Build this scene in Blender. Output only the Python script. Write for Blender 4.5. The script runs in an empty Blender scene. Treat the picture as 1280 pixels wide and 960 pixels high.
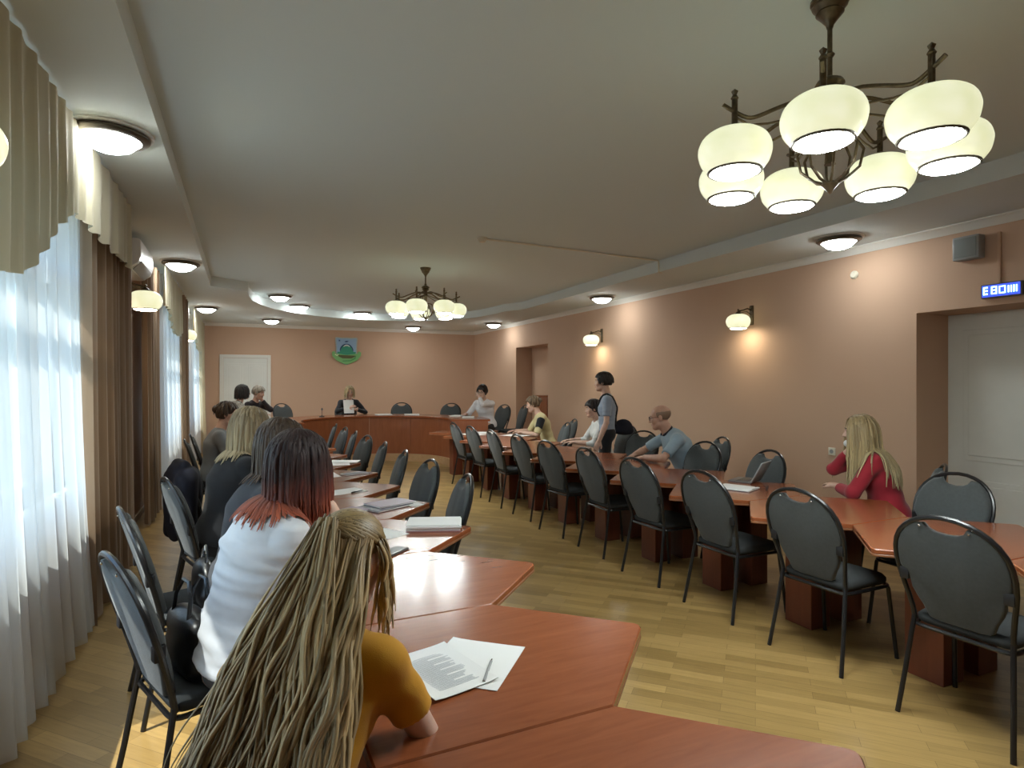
import bpy, bmesh, math, random
import numpy as np
from mathutils import Vector, Matrix

random.seed(7)
RNG = np.random.default_rng(7)
PI = math.pi
SC = bpy.context.scene
COL = SC.collection

# ------------------------------------------------------------------ materials
def new_mat(name):
    m = bpy.data.materials.new(name)
    m.use_nodes = True
    nt = m.node_tree
    for n in list(nt.nodes):
        nt.nodes.remove(n)
    out = nt.nodes.new('ShaderNodeOutputMaterial')
    return m, nt, out

def pbsdf(nt, out, col, rough=.5, metal=0., spec=.5, **kw):
    b = nt.nodes.new('ShaderNodeBsdfPrincipled')
    b.inputs['Base Color'].default_value = (*col, 1)
    b.inputs['Roughness'].default_value = rough
    b.inputs['Metallic'].default_value = metal
    b.inputs['Specular IOR Level'].default_value = spec
    for k, v in kw.items():
        b.inputs[k.replace('_', ' ')].default_value = v
    nt.links.new(b.outputs[0], out.inputs[0])
    return b

def node(nt, typ, **kw):
    n = nt.nodes.new(typ)
    for k, v in kw.items():
        if k in n.inputs:
            n.inputs[k].default_value = v
        else:
            setattr(n, k, v)
    return n

def plain(name, col, rough=.5, metal=0., spec=.5, var=.0, vscale=20, bump=0., bscale=200, **kw):
    m, nt, out = new_mat(name)
    b = pbsdf(nt, out, col, rough, metal, spec, **kw)
    tc = node(nt, 'ShaderNodeTexCoord')
    if var:
        nz = node(nt, 'ShaderNodeTexNoise', Scale=vscale, Detail=4.)
        nt.links.new(tc.outputs['Object'], nz.inputs['Vector'])
        r = node(nt, 'ShaderNodeValToRGB')
        r.color_ramp.elements[0].position = .3
        r.color_ramp.elements[1].position = .7
        r.color_ramp.elements[0].color = (*[max(0, c * (1 - var)) for c in col], 1)
        r.color_ramp.elements[1].color = (*[min(1, c * (1 + var)) for c in col], 1)
        nt.links.new(nz.outputs['Fac'], r.inputs[0])
        nt.links.new(r.outputs[0], b.inputs['Base Color'])
    if bump:
        nz = node(nt, 'ShaderNodeTexNoise', Scale=bscale, Detail=3.)
        nt.links.new(tc.outputs['Object'], nz.inputs['Vector'])
        bp = node(nt, 'ShaderNodeBump', Strength=bump, Distance=.002)
        nt.links.new(nz.outputs['Fac'], bp.inputs['Height'])
        nt.links.new(bp.outputs[0], b.inputs['Normal'])
    return m

def wood(name, c0, c1, rough=.28, axis=(1, 8, 8), scale=3., coat=0., spec=.5):
    m, nt, out = new_mat(name)
    b = pbsdf(nt, out, c0, rough, 0, spec)
    if coat:
        b.inputs['Coat Weight'].default_value = coat
        b.inputs['Coat Roughness'].default_value = .12
    tc = node(nt, 'ShaderNodeTexCoord')
    mp = node(nt, 'ShaderNodeMapping')
    mp.inputs['Scale'].default_value = axis
    nt.links.new(tc.outputs['Object'], mp.inputs[0])
    nz = node(nt, 'ShaderNodeTexNoise', Scale=scale, Detail=6., Roughness=.6, Distortion=.6)
    nt.links.new(mp.outputs[0], nz.inputs['Vector'])
    r = node(nt, 'ShaderNodeValToRGB')
    r.color_ramp.elements[0].position = .3
    r.color_ramp.elements[1].position = .72
    r.color_ramp.elements[0].color = (*c0, 1)
    r.color_ramp.elements[1].color = (*c1, 1)
    nt.links.new(nz.outputs['Fac'], r.inputs[0])
    nt.links.new(r.outputs[0], b.inputs['Base Color'])
    return m

def emis(name, col, strength):
    m, nt, out = new_mat(name)
    e = node(nt, 'ShaderNodeEmission')
    e.inputs[0].default_value = (*col, 1)
    e.inputs[1].default_value = strength
    nt.links.new(e.outputs[0], out.inputs[0])
    return m

# ------------------------------------------------------------------ mesh builder
class MB:
    def __init__(s):
        s.v = []; s.f = []; s.mi = []; s.attr = None
    def add(s, vs, fs, mi=0):
        o = len(s.v)
        s.v.extend([tuple(map(float, p)) for p in vs])
        for f in fs:
            s.f.append([o + i for i in f]); s.mi.append(mi)
        return s
    def box(s, lo, hi, mi=0, bev=0., M=None):
        lo = Vector(lo); hi = Vector(hi)
        bm = bmesh.new()
        bmesh.ops.create_cube(bm, size=1.)
        for v in bm.verts:
            v.co = Vector([lo[i] + (v.co[i] + .5) * (hi[i] - lo[i]) for i in range(3)])
        if bev:
            bmesh.ops.bevel(bm, geom=list(bm.edges), offset=bev, segments=2, affect='EDGES', profile=.5)
        s.addbm(bm, mi, M)
        return s
    def addbm(s, bm, mi=0, M=None):
        bm.verts.ensure_lookup_table()
        bm.verts.index_update()
        vs = [(M @ v.co if M else v.co) for v in bm.verts]
        s.add(vs, [[v.index for v in f.verts] for f in bm.faces], mi)
        bm.free()
    def tube(s, pts, r, n=8, mi=0, caps=True, closed=False):
        pts = [Vector(p) for p in pts]
        m = len(pts)
        rs = r if isinstance(r, (list, tuple)) else [r] * m
        o = len(s.v)
        prev = None
        for i, p in enumerate(pts):
            if closed:
                t = pts[(i + 1) % m] - pts[i - 1]
            else:
                t = pts[min(i + 1, m - 1)] - pts[max(i - 1, 0)]
            t.normalize()
            if prev is None:
                a = Vector((0, 0, 1)) if abs(t.z) < .9 else Vector((1, 0, 0))
                u = a.cross(t).normalized()
            else:
                u = (prev - t * prev.dot(t)).normalized()
            prev = u
            w = t.cross(u)
            for k in range(n):
                an = 2 * PI * k / n
                s.v.append(tuple(p + (u * math.cos(an) + w * math.sin(an)) * rs[i]))
        for i in range(m if closed else m - 1):
            for k in range(n):
                a = o + i * n + k; b = o + i * n + (k + 1) % n
                j = (i + 1) % m
                c = o + j * n + (k + 1) % n; d = o + j * n + k
                s.f.append([a, b, c, d]); s.mi.append(mi)
        if caps and not closed:
            s.f.append([o + k for k in range(n)][::-1]); s.mi.append(mi)
            s.f.append([o + (m - 1) * n + k for k in range(n)]); s.mi.append(mi)
        return s
    def lathe(s, prof, n=24, mi=0, c=(0, 0, 0), M=None):
        """prof: list of (r, z)"""
        o = len(s.v)
        for r, z in prof:
            for k in range(n):
                a = 2 * PI * k / n
                p = Vector((c[0] + r * math.cos(a), c[1] + r * math.sin(a), c[2] + z))
                s.v.append(tuple(M @ p if M else p))
        for i in range(len(prof) - 1):
            for k in range(n):
                s.f.append([o + i * n + k, o + i * n + (k + 1) % n, o + (i + 1) * n + (k + 1) % n, o + (i + 1) * n + k])
                s.mi.append(mi)
        if prof[0][0] > 1e-5:
            s.f.append([o + k for k in range(n)][::-1]); s.mi.append(mi)
        if prof[-1][0] > 1e-5:
            s.f.append([o + (len(prof) - 1) * n + k for k in range(n)]); s.mi.append(mi)
        return s
    def prism(s, poly, z0, z1, bev=0., mi=0, M=None):
        """poly ccw list of (x,y); bevelled top and bottom edges"""
        def inset(p, d):
            n = len(p); q = []
            for i in range(n):
                a = Vector(p[i - 1]); b = Vector(p[i]); c = Vector(p[(i + 1) % n])
                e1 = (b - a); e2 = (c - b)
                if e1.length < 1e-9: e1 = e2
                if e2.length < 1e-9: e2 = e1
                n1 = Vector((-e1.y, e1.x)).normalized(); n2 = Vector((-e2.y, e2.x)).normalized()
                h = n1 + n2
                l = max(h.length, .3); h = h.normalized()
                q.append(b + h * min(d * 2 / l, d * 2))
            return q
        n = len(poly)
        rings = []
        if bev:
            pi_ = inset(poly, bev)
            rings = [(pi_, z0), (poly, z0 + bev), (poly, z1 - bev), (pi_, z1)]
        else:
            rings = [(poly, z0), (poly, z1)]
        vs = []
        for p, z in rings:
            for q in p:
                co = Vector((q[0], q[1], z))
                vs.append(M @ co if M else co)
        fs = [[k for k in range(n)][::-1], [(len(rings) - 1) * n + k for k in range(n)]]
        for i in range(len(rings) - 1):
            for k in range(n):
                fs.append([i * n + k, i * n + (k + 1) % n, (i + 1) * n + (k + 1) % n, (i + 1) * n + k])
        s.add(vs, fs, mi)
        return s
    def mesh(s, name, mats, smooth=True, angle=40):
        me = bpy.data.meshes.new(name)
        me.from_pydata(s.v, [], s.f)
        mats = mats if isinstance(mats, (list, tuple)) else [mats]
        for m in mats:
            me.materials.append(m)
        me.polygons.foreach_set('material_index', s.mi)
        me.polygons.foreach_set('use_smooth', [smooth] * len(s.f))
        if smooth and angle < 180:
            me.set_sharp_from_angle(angle=math.radians(angle))
        if s.attr is not None:
            for an, vals in s.attr.items():
                a = me.attributes.new(an, 'FLOAT', 'POINT')
                a.data.foreach_set('value', list(map(float, vals)))
        me.update()
        return me

def fillet(poly, r, n=4):
    out = []
    m = len(poly)
    for i in range(m):
        a = Vector(poly[i - 1]); b = Vector(poly[i]); c = Vector(poly[(i + 1) % m])
        d1 = (a - b).normalized(); d2 = (c - b).normalized()
        rr = r[i] if isinstance(r, (list, tuple)) else r
        ang = d1.angle(d2)
        t = min(rr / math.tan(ang / 2), (a - b).length * .45, (c - b).length * .45)
        for k in range(n + 1):
            s = k / n
            p = (b + d1 * t) * (1 - s) ** 2 + b * 2 * s * (1 - s) + (b + d2 * t) * s ** 2
            out.append((p.x, p.y))
    return out

def obj(name, mb, mat, parent=None, smooth=True, angle=40, loc=None, rz=None, label=None):
    me = mb if isinstance(mb, bpy.types.Mesh) else mb.mesh(name, mat, smooth, angle)
    o = bpy.data.objects.new(name, me)
    COL.objects.link(o)
    if parent: o.parent = parent
    if loc: o.location = loc
    if rz is not None: o.rotation_euler = (0, 0, rz)
    if label: o['label'] = label
    return o

def tag(o, label, cat, group=None):
    o['label'] = label; o['category'] = cat
    if group: o['group'] = group
    return o

def thing(name, label, cat, loc=(0, 0, 0), rz=0., group=None):
    o = bpy.data.objects.new(name, None)
    o.empty_display_size = .1
    COL.objects.link(o)
    o.location = loc; o.rotation_euler = (0, 0, rz)
    return tag(o, label, cat, group)

def struct(name, mb, mat, smooth=False, parent=None):
    o = obj(name, mb, mat, parent, smooth)
    if not parent: o['kind'] = 'structure'
    return o

def dup(root, loc, rz, label, group=None):
    r = root.copy(); COL.objects.link(r)
    r.location = loc; r.rotation_euler = (0, 0, rz); r['label'] = label
    if group: r['group'] = group
    for ch in list(root.children):
        c = ch.copy(); COL.objects.link(c); c.parent = r
        for g in list(ch.children):
            d = g.copy(); COL.objects.link(d); d.parent = c
    return r

ORD = ['first', 'second', 'third', 'fourth', 'fifth', 'sixth', 'seventh', 'eighth', 'ninth', 'tenth', 'eleventh', 'twelfth', 'thirteenth']

def rz_face(fx, fy):
    return math.atan2(-fx, fy)

# ------------------------------------------------------------------ signed distance modelling
class SDF:
    def __init__(s):
        s.p = []
    def cone(s, a, b, r1, r2, k=.02, n=None, sq=1., clip=None, sub=False):
        a = np.array(a, float); b = np.array(b, float)
        s.p.append(('c', a, b, r1, r2, k, None if n is None else np.array(n, float) / np.linalg.norm(n), sq, clip, sub)); return s
    def ell(s, c, r, R=None, k=.02, clip=None, sub=False):
        s.p.append(('e', np.array(c, float), np.array(r, float), None if R is None else np.array(R, float), 0, k, None, 1, clip, sub)); return s
    def plane(s, p, n):
        s.p.append(('p', np.array(p, float), np.array(n, float), 0, 0, 0, None, 1, None, False)); return s
    @staticmethod
    def d(q, P):
        t = q[0]
        if t == 'c':
            _, a, b, r1, r2, k, n, sq, clip, sub = q
            ab = b - a
            w = P - a
            h = np.clip(w @ ab / max(ab @ ab, 1e-9), 0, 1)
            w = w - h[..., None] * ab
            if n is not None:
                w = w + (w @ n)[..., None] * n * (1 / sq - 1)
            d = np.sqrt((w * w).sum(-1)) - (r1 + (r2 - r1) * h)
        elif t == 'e':
            _, c, r, R, _, k, n, sq, clip, sub = q
            w = P - c
            if R is not None: w = w @ R
            k0 = np.sqrt(((w / r) ** 2).sum(-1)); k1 = np.sqrt(((w / (r * r)) ** 2).sum(-1))
            d = k0 * (k0 - 1) / np.maximum(k1, 1e-6)
        else:
            return (P - q[1]) @ q[2]
        if clip is not None:
            d = np.maximum(d, (P - np.array(clip[0])) @ np.array(clip[1]))
        return d
    def bounds(s):
        lo = np.full(3, 1e9); hi = -lo
        for q in s.p:
            if q[0] == 'p' or q[9]: continue
            l, h = s.bb(q)
            lo = np.minimum(lo, l); hi = np.maximum(hi, h)
        return lo, hi
    @staticmethod
    def bb(q):
        if q[0] == 'c':
            r = max(q[3], q[4])
            return np.minimum(q[1], q[2]) - r, np.maximum(q[1], q[2]) + r
        r = q[2].max()
        if q[3] is None: return q[1] - q[2], q[1] + q[2]
        ex = np.sqrt(((q[3] * q[2]) ** 2).sum(1))
        return q[1] - ex, q[1] + ex
    @staticmethod
    def comb(v, d, q):
        k = max(q[5], 1e-4)
        if q[9]:
            h = np.maximum(k - np.abs(v + d), 0) / k
            return np.maximum(v, -d) + h * h * k * .25
        h = np.maximum(k - np.abs(v - d), 0) / k
        return np.minimum(v, d) - h * h * k * .25
    def at(s, P):
        v = np.full(P.shape[:-1], 1.)
        for q in s.p:
            d = s.d(q, P)
            v = np.maximum(v, d) if q[0] == 'p' else s.comb(v, d, q)
        return v
    def grad(s, P, e=.004):
        g = np.stack([s.at(P + np.eye(3)[i] * e) - s.at(P - np.eye(3)[i] * e) for i in range(3)], -1)
        return g / np.maximum(np.linalg.norm(g, axis=-1, keepdims=True), 1e-6)
    def mesh(s, h):
        lo, hi = s.bounds()
        lo = lo - 2.5 * h; hi = hi + 2.5 * h
        n = np.ceil((hi - lo) / h).astype(int) + 1
        ax = [lo[i] + h * np.arange(n[i]) for i in range(3)]
        V = np.full(n, .5, np.float32)
        for q in s.p:
            if q[0] == 'p':
                d = (ax[0][:, None, None] - q[1][0]) * q[2][0] + (ax[1][None, :, None] - q[1][1]) * q[2][1] + (ax[2][None, None, :] - q[1][2]) * q[2][2]
                V = np.maximum(V, d.astype(np.float32)); continue
            l, u = s.bb(q)
            m = q[5] + 3 * h
            i0 = np.clip(((l - m - lo) / h).astype(int), 0, n - 1); i1 = np.clip(((u + m - lo) / h).astype(int) + 2, 1, n)
            sl = tuple(slice(a, b) for a, b in zip(i0, i1))
            G = np.stack(np.meshgrid(*[ax[i][sl[i]] for i in range(3)], indexing='ij'), -1)
            V[sl] = s.comb(V[sl], s.d(q, G).astype(np.float32), q)
        return surface_nets(V, lo, h)

def surface_nets(V, lo, h):
    I = V < 0
    n = V.shape
    cnt = np.zeros([k - 1 for k in n], np.int8)
    for a in (0, 1):
        for b in (0, 1):
            for c in (0, 1):
                cnt += I[a:n[0] - 1 + a, b:n[1] - 1 + b, c:n[2] - 1 + c]
    act = (cnt > 0) & (cnt < 8)
    ijk = np.argwhere(act)
    idx = np.full(act.shape, -1, np.int64)
    idx[act] = np.arange(len(ijk))
    cor = np.array([[a, b, c] for a in (0, 1) for b in (0, 1) for c in (0, 1)])
    cv = np.stack([V[ijk[:, 0] + a, ijk[:, 1] + b, ijk[:, 2] + c] for a, b, c in cor], 1).astype(float)
    acc = np.zeros((len(ijk), 3)); w = np.zeros(len(ijk))
    for i in range(8):
        for j in range(i + 1, 8):
            if np.abs(cor[i] - cor[j]).sum() != 1: continue
            a = cv[:, i]; b = cv[:, j]
            m = (a < 0) != (b < 0)
            t = np.where(m, a / np.where(np.abs(a - b) < 1e-9, 1, a - b), 0)
            acc += m[:, None] * (cor[i] + t[:, None] * (cor[j] - cor[i])); w += m
    P = lo + h * (ijk + acc / np.maximum(w, 1)[:, None])
    F = []
    for d in range(3):
        e = np.zeros(3, int); e[d] = 1
        A = I[:n[0] - e[0], :n[1] - e[1], :n[2] - e[2]]
        B = I[e[0]:, e[1]:, e[2]:]
        ed = np.argwhere(A != B)
        u, v = (d + 1) % 3, (d + 2) % 3
        ok = (ed[:, u] > 0) & (ed[:, v] > 0) & (ed[:, u] < n[u] - 1) & (ed[:, v] < n[v] - 1)
        ed = ed[ok]
        fl = A[ed[:, 0], ed[:, 1], ed[:, 2]]
        eu = np.zeros(3, int); eu[u] = 1
        ev = np.zeros(3, int); ev[v] = 1
        g = lambda q: idx[q[:, 0], q[:, 1], q[:, 2]]
        q0, q1, q2, q3 = g(ed - eu - ev), g(ed - ev), g(ed), g(ed - eu)
        Q = np.stack([q0, q1, q2, q3], 1)
        Q[~fl] = Q[~fl][:, ::-1]
        F.append(Q)
    F = np.concatenate(F)
    F = F[(F >= 0).all(1)]
    return P, F

def smooth_mesh(P, F, it=1, lam=.5):
    for _ in range(it):
        acc = np.zeros_like(P); w = np.zeros(len(P))
        for a, b in ((0, 1), (1, 2), (2, 3), (3, 0)):
            np.add.at(acc, F[:, a], P[F[:, b]]); np.add.at(w, F[:, a], 1)
            np.add.at(acc, F[:, b], P[F[:, a]]); np.add.at(w, F[:, b], 1)
        P = P + lam * (acc / np.maximum(w, 1)[:, None] - P)
    return P

def normals(P, F):
    nn = np.cross(P[F[:, 2]] - P[F[:, 0]], P[F[:, 3]] - P[F[:, 1]])
    N = np.zeros_like(P)
    for k in range(4): np.add.at(N, F[:, k], nn)
    return N / np.maximum(np.linalg.norm(N, axis=1, keepdims=True), 1e-9)

def folds(P, amp, scale=(9, 9, 26), seed=0, oct=5):
    r = np.random.default_rng(seed)
    Q = P * np.array(scale)
    Q = Q + .8 * np.sin(Q[:, [1, 2, 0]] * .6 + r.random(3) * 6)
    v = np.zeros(len(P))
    for i in range(oct):
        d = r.normal(size=3); d /= np.linalg.norm(d)
        v += np.sin(Q @ d * (1 + .55 * i) + r.random() * 6.28) / (1 + .45 * i)
    v = np.abs(v) ** .8 * np.sign(v)
    return amp * v / 2.

def sdf_obj(name, sdf, h, mat, parent, fold=None, it=1):
    P, F = sdf.mesh(h)
    P = smooth_mesh(P, F, it)
    if fold:
        P = P + normals(P, F) * folds(P, *fold)[:, None]
    me = bpy.data.meshes.new(name)
    me.from_pydata(P.tolist(), [], F.tolist())
    me.materials.append(mat)
    me.polygons.foreach_set('use_smooth', [True] * len(F))
    me.update()
    return obj(name, me, mat, parent)
# ------------------------------------------------------------------ material library
M = {}
def wall_mat():
    m, nt, out = new_mat('peach_plaster')
    b = pbsdf(nt, out, (.58, .39, .28), .75, 0, .25)
    tc = node(nt, 'ShaderNodeTexCoord')
    n1 = node(nt, 'ShaderNodeTexNoise', Scale=1.3, Detail=5.)
    nt.links.new(tc.outputs['Object'], n1.inputs['Vector'])
    r = node(nt, 'ShaderNodeValToRGB')
    r.color_ramp.elements[0].color = (.565, .375, .265, 1); r.color_ramp.elements[1].color = (.595, .405, .29, 1)
    nt.links.new(n1.outputs['Fac'], r.inputs[0]); nt.links.new(r.outputs[0], b.inputs['Base Color'])
    n2 = node(nt, 'ShaderNodeTexNoise', Scale=160., Detail=3.)
    nt.links.new(tc.outputs['Object'], n2.inputs['Vector'])
    bp = node(nt, 'ShaderNodeBump', Strength=.15, Distance=.002)
    nt.links.new(n2.outputs['Fac'], bp.inputs['Height']); nt.links.new(bp.outputs[0], b.inputs['Normal'])
    return m
M['wall'] = wall_mat()
M['ceil'] = plain('matt_ceiling_white', (.68, .775, .80), .85, 0, .2, bump=.08, bscale=90)
M['soffit'] = plain('soffit_white', (.66, .715, .71), .8, 0, .2, bump=.08, bscale=90)
M['trim'] = plain('white_trim', (.74, .72, .67), .5, 0, .4, bump=.05)
M['door'] = plain('white_door_paint', (.72, .72, .68), .42, 0, .4, var=.03, vscale=3)
M['base'] = wood('baseboard_wood', (.30, .17, .08), (.40, .24, .12), .4, (1, 6, 6))

def parquet():
    m, nt, out = new_mat('oak_parquet')
    b = pbsdf(nt, out, (.4, .27, .12), .33, 0, .5)
    tc = node(nt, 'ShaderNodeTexCoord')
    mp = node(nt, 'ShaderNodeMapping')
    mp.inputs['Rotation'].default_value = (0, 0, math.radians(46))
    nt.links.new(tc.outputs['Object'], mp.inputs[0])
    def brick(c1, c2, mort):
        k = node(nt, 'ShaderNodeTexBrick', offset=.37, offset_frequency=2, squash=1., squash_frequency=2)
        k.inputs['Color1'].default_value = c1; k.inputs['Color2'].default_value = c2; k.inputs['Mortar'].default_value = mort
        k.inputs['Scale'].default_value = 1.
        k.inputs['Mortar Size'].default_value = .0012
        k.inputs['Mortar Smooth'].default_value = .2
        k.inputs['Bias'].default_value = 0
        k.inputs['Brick Width'].default_value = .42
        k.inputs['Row Height'].default_value = .072
        nt.links.new(mp.outputs[0], k.inputs['Vector'])
        return k
    k = brick((.25, .16, .055, 1), (.40, .265, .10, 1), (.19, .12, .043, 1))
    gm = node(nt, 'ShaderNodeMapping')
    gm.inputs['Scale'].default_value = (3, 45, 1)
    nt.links.new(mp.outputs[0], gm.inputs[0])
    g = node(nt, 'ShaderNodeTexNoise', Scale=1.6, Detail=5., Roughness=.6)
    nt.links.new(gm.outputs[0], g.inputs['Vector'])
    mx = node(nt, 'ShaderNodeMix', data_type='RGBA', blend_type='MULTIPLY')
    mx.inputs[0].default_value = .45
    r = node(nt, 'ShaderNodeValToRGB')
    r.color_ramp.elements[0].position = .25; r.color_ramp.elements[1].position = .75
    r.color_ramp.elements[0].color = (.55, .5, .42, 1); r.color_ramp.elements[1].color = (1.2, 1.15, 1.1, 1)
    nt.links.new(g.outputs['Fac'], r.inputs[0])
    nt.links.new(k.outputs['Color'], mx.inputs[6]); nt.links.new(r.outputs[0], mx.inputs[7])
    nt.links.new(mx.outputs[2], b.inputs['Base Color'])
    return m
M['floor'] = parquet()
M['table'] = wood('cherry_laminate', (.225, .062, .022), (.285, .085, .032), .24, (2, 16, 4), 2.2, coat=.25, spec=.45)
M['table_edge'] = wood('cherry_edge_band', (.20, .075, .03), (.27, .11, .045), .35, (2, 16, 4), 2.2)
M['pedestal'] = wood('dark_cherry_panel', (.12, .03, .015), (.17, .045, .02), .35, (8, 8, 1), 2.5)
M['desk_panel'] = wood('red_cherry_front', (.24, .075, .030), (.31, .105, .043), .3, (8, 8, 1.2), 2.0)
M['plinth'] = wood('light_plinth_wood', (.42, .25, .12), (.5, .32, .17), .4, (1, 6, 6))
M['fabric'] = plain('grey_chair_fabric', (.068, .075, .076), .85, 0, .25, var=.08, vscale=60, bump=.35, bscale=700, Sheen_Weight=.2)
M['seatfab'] = plain('charcoal_seat_fabric', (.038, .041, .042), .85, 0, .25, var=.1, vscale=60, bump=.35, bscale=700)
M['tube'] = plain('black_tube_enamel', (.012, .012, .013), .28, 0, .5)
M['blackplastic'] = plain('black_plastic', (.014, .014, .016), .45, 0, .5)
M['chrome'] = plain('chrome', (.75, .75, .76), .12, 1.)
M['bronze'] = plain('antique_bronze', (.13, .10, .065), .38, .85, .5, var=.3, vscale=40)
M['ring'] = plain('dark_bronze_ring', (.10, .085, .065), .35, .7)
M['paper'] = plain('white_paper', (.78, .78, .76), .7, 0, .2)
M['ink'] = plain('grey_print', (.56, .57, .58), .8, 0, .2)
M['white'] = plain('white_plastic', (.75, .75, .72), .35, 0, .5)
M['greyplastic'] = plain('grey_plastic', (.30, .31, .31), .4, 0, .5)
M['switch'] = plain('ivory_plastic', (.70, .66, .55), .4)
M['pvc'] = plain('white_window_frame', (.78, .79, .8), .35)
M['metalgrey'] = plain('dark_grey_case', (.12, .12, .125), .35, .3)
M['screen'] = plain('dark_glass_screen', (.012, .013, .016), .08, 0, .6)
M['pinkfolder'] = plain('mauve_folder', (.32, .20, .22), .5)
M['darkfolder'] = plain('dark_folder', (.06, .055, .07), .4)
M['mauvebook'] = plain('mauve_notebook', (.27, .20, .24), .5)
M['leather'] = plain('black_leather', (.012, .012, .013), .33, 0, .5, bump=.3, bscale=120)
M['coat'] = plain('black_navy_coat', (.016, .016, .024), .8, 0, .2, var=.2, vscale=10, bump=.3, bscale=150)

def glass():
    m, nt, out = new_mat('window_glass')
    t = node(nt, 'ShaderNodeBsdfTransparent'); t.inputs[0].default_value = (.93, .96, .96, 1)
    g = node(nt, 'ShaderNodeBsdfGlossy', Roughness=.02)
    mx = node(nt, 'ShaderNodeMixShader'); mx.inputs[0].default_value = .06
    nt.links.new(t.outputs[0], mx.inputs[1]); nt.links.new(g.outputs[0], mx.inputs[2])
    nt.links.new(mx.outputs[0], out.inputs[0])
    return m
M['glass'] = glass()

def sheer(name='sheer_voile', transp=.38):
    m, nt, out = new_mat(name)
    t = node(nt, 'ShaderNodeBsdfTransparent'); t.inputs[0].default_value = (.93, .96, 1, 1)
    d = node(nt, 'ShaderNodeBsdfDiffuse'); d.inputs[0].default_value = (.80, .82, .82, 1)
    l = node(nt, 'ShaderNodeBsdfTranslucent'); l.inputs[0].default_value = (.80, .84, .86, 1)
    a = node(nt, 'ShaderNodeMixShader'); a.inputs[0].default_value = .6
    b = node(nt, 'ShaderNodeMixShader'); b.inputs[0].default_value = transp
    nt.links.new(d.outputs[0], a.inputs[1]); nt.links.new(l.outputs[0], a.inputs[2])
    nt.links.new(a.outputs[0], b.inputs[1]); nt.links.new(t.outputs[0], b.inputs[2])
    nt.links.new(b.outputs[0], out.inputs[0])
    return m
M['sheer'] = sheer()

def cloth_translucent(name, col, tcol, f=.25, bump=.3):
    m, nt, out = new_mat(name)
    d = node(nt, 'ShaderNodeBsdfPrincipled'); d.inputs['Base Color'].default_value = (*col, 1)
    d.inputs['Roughness'].default_value = .7; d.inputs['Specular IOR Level'].default_value = .25
    d.inputs['Sheen Weight'].default_value = .2
    l = node(nt, 'ShaderNodeBsdfTranslucent'); l.inputs[0].default_value = (*tcol, 1)
    a = node(nt, 'ShaderNodeMixShader'); a.inputs[0].default_value = f
    nt.links.new(d.outputs[0], a.inputs[1]); nt.links.new(l.outputs[0], a.inputs[2])
    tc = node(nt, 'ShaderNodeTexCoord')
    nz = node(nt, 'ShaderNodeTexNoise', Scale=400., Detail=2.)
    nt.links.new(tc.outputs['Object'], nz.inputs['Vector'])
    bp = node(nt, 'ShaderNodeBump', Strength=bump, Distance=.001)
    nt.links.new(nz.outputs['Fac'], bp.inputs['Height']); nt.links.new(bp.outputs[0], d.inputs['Normal'])
    nt.links.new(a.outputs[0], out.inputs[0])
    return m
M['pelmet'] = cloth_translucent('cream_satin', (.50, .45, .32), (.50, .43, .28), .2)
M['drape'] = cloth_translucent('brown_drape', (.25, .165, .10), (.22, .13, .07), .12)
M['drapelining'] = cloth_translucent('cream_drape', (.52, .44, .30), (.5, .4, .25), .3)

def lampglass(name, col, strength):
    """opal glass shade lit from inside: marbled, brighter towards thin patches"""
    m, nt, out = new_mat(name)
    b = pbsdf(nt, out, (.75, .73, .62), .25, 0, .5)
    tc = node(nt, 'ShaderNodeTexCoord')
    nz = node(nt, 'ShaderNodeTexNoise', Scale=9., Detail=3.)
    nt.links.new(tc.outputs['Object'], nz.inputs['Vector'])
    r = node(nt, 'ShaderNodeValToRGB')
    r.color_ramp.elements[0].position = .3; r.color_ramp.elements[1].position = .7
    r.color_ramp.elements[0].color = (col[0] * .85, col[1] * .87, col[2] * .72, 1)
    r.color_ramp.elements[1].color = (*col, 1)
    nt.links.new(nz.outputs['Fac'], r.inputs[0])
    nt.links.new(r.outputs[0], b.inputs['Emission Color'])
    b.inputs['Emission Strength'].default_value = strength
    return m
M['shade'] = lampglass('opal_lamp_glass', (.96, .98, .72), .27)
M['sconceshade'] = lampglass('opal_sconce_glass', (.97, .96, .68), .30)
M['bulb'] = emis('lamp_opening', (.92, 1., .98), 38.)
M['dome'] = emis('downlight_dome', (.94, 1., .98), 15.)
M['sconcebulb'] = emis('sconce_opening', (1., .88, .62), 15.)
M['led_blue'] = emis('blue_led', (.10, .16, 1.), 1.6)
M['led_cyan'] = emis('cyan_led', (.35, .75, 1.), 2.2)

SKIN = {}
def skin(name, col):
    if name not in SKIN:
        SKIN[name] = plain('skin_' + name, col, .5, 0, .4, var=.07, vscale=30, Subsurface_Weight=.08, Subsurface_Radius=(.012, .004, .002))
    return SKIN[name]
skin('fair', (.60, .38, .29)); skin('tan', (.50, .29, .20)); skin('ruddy', (.48, .27, .19))

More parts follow.
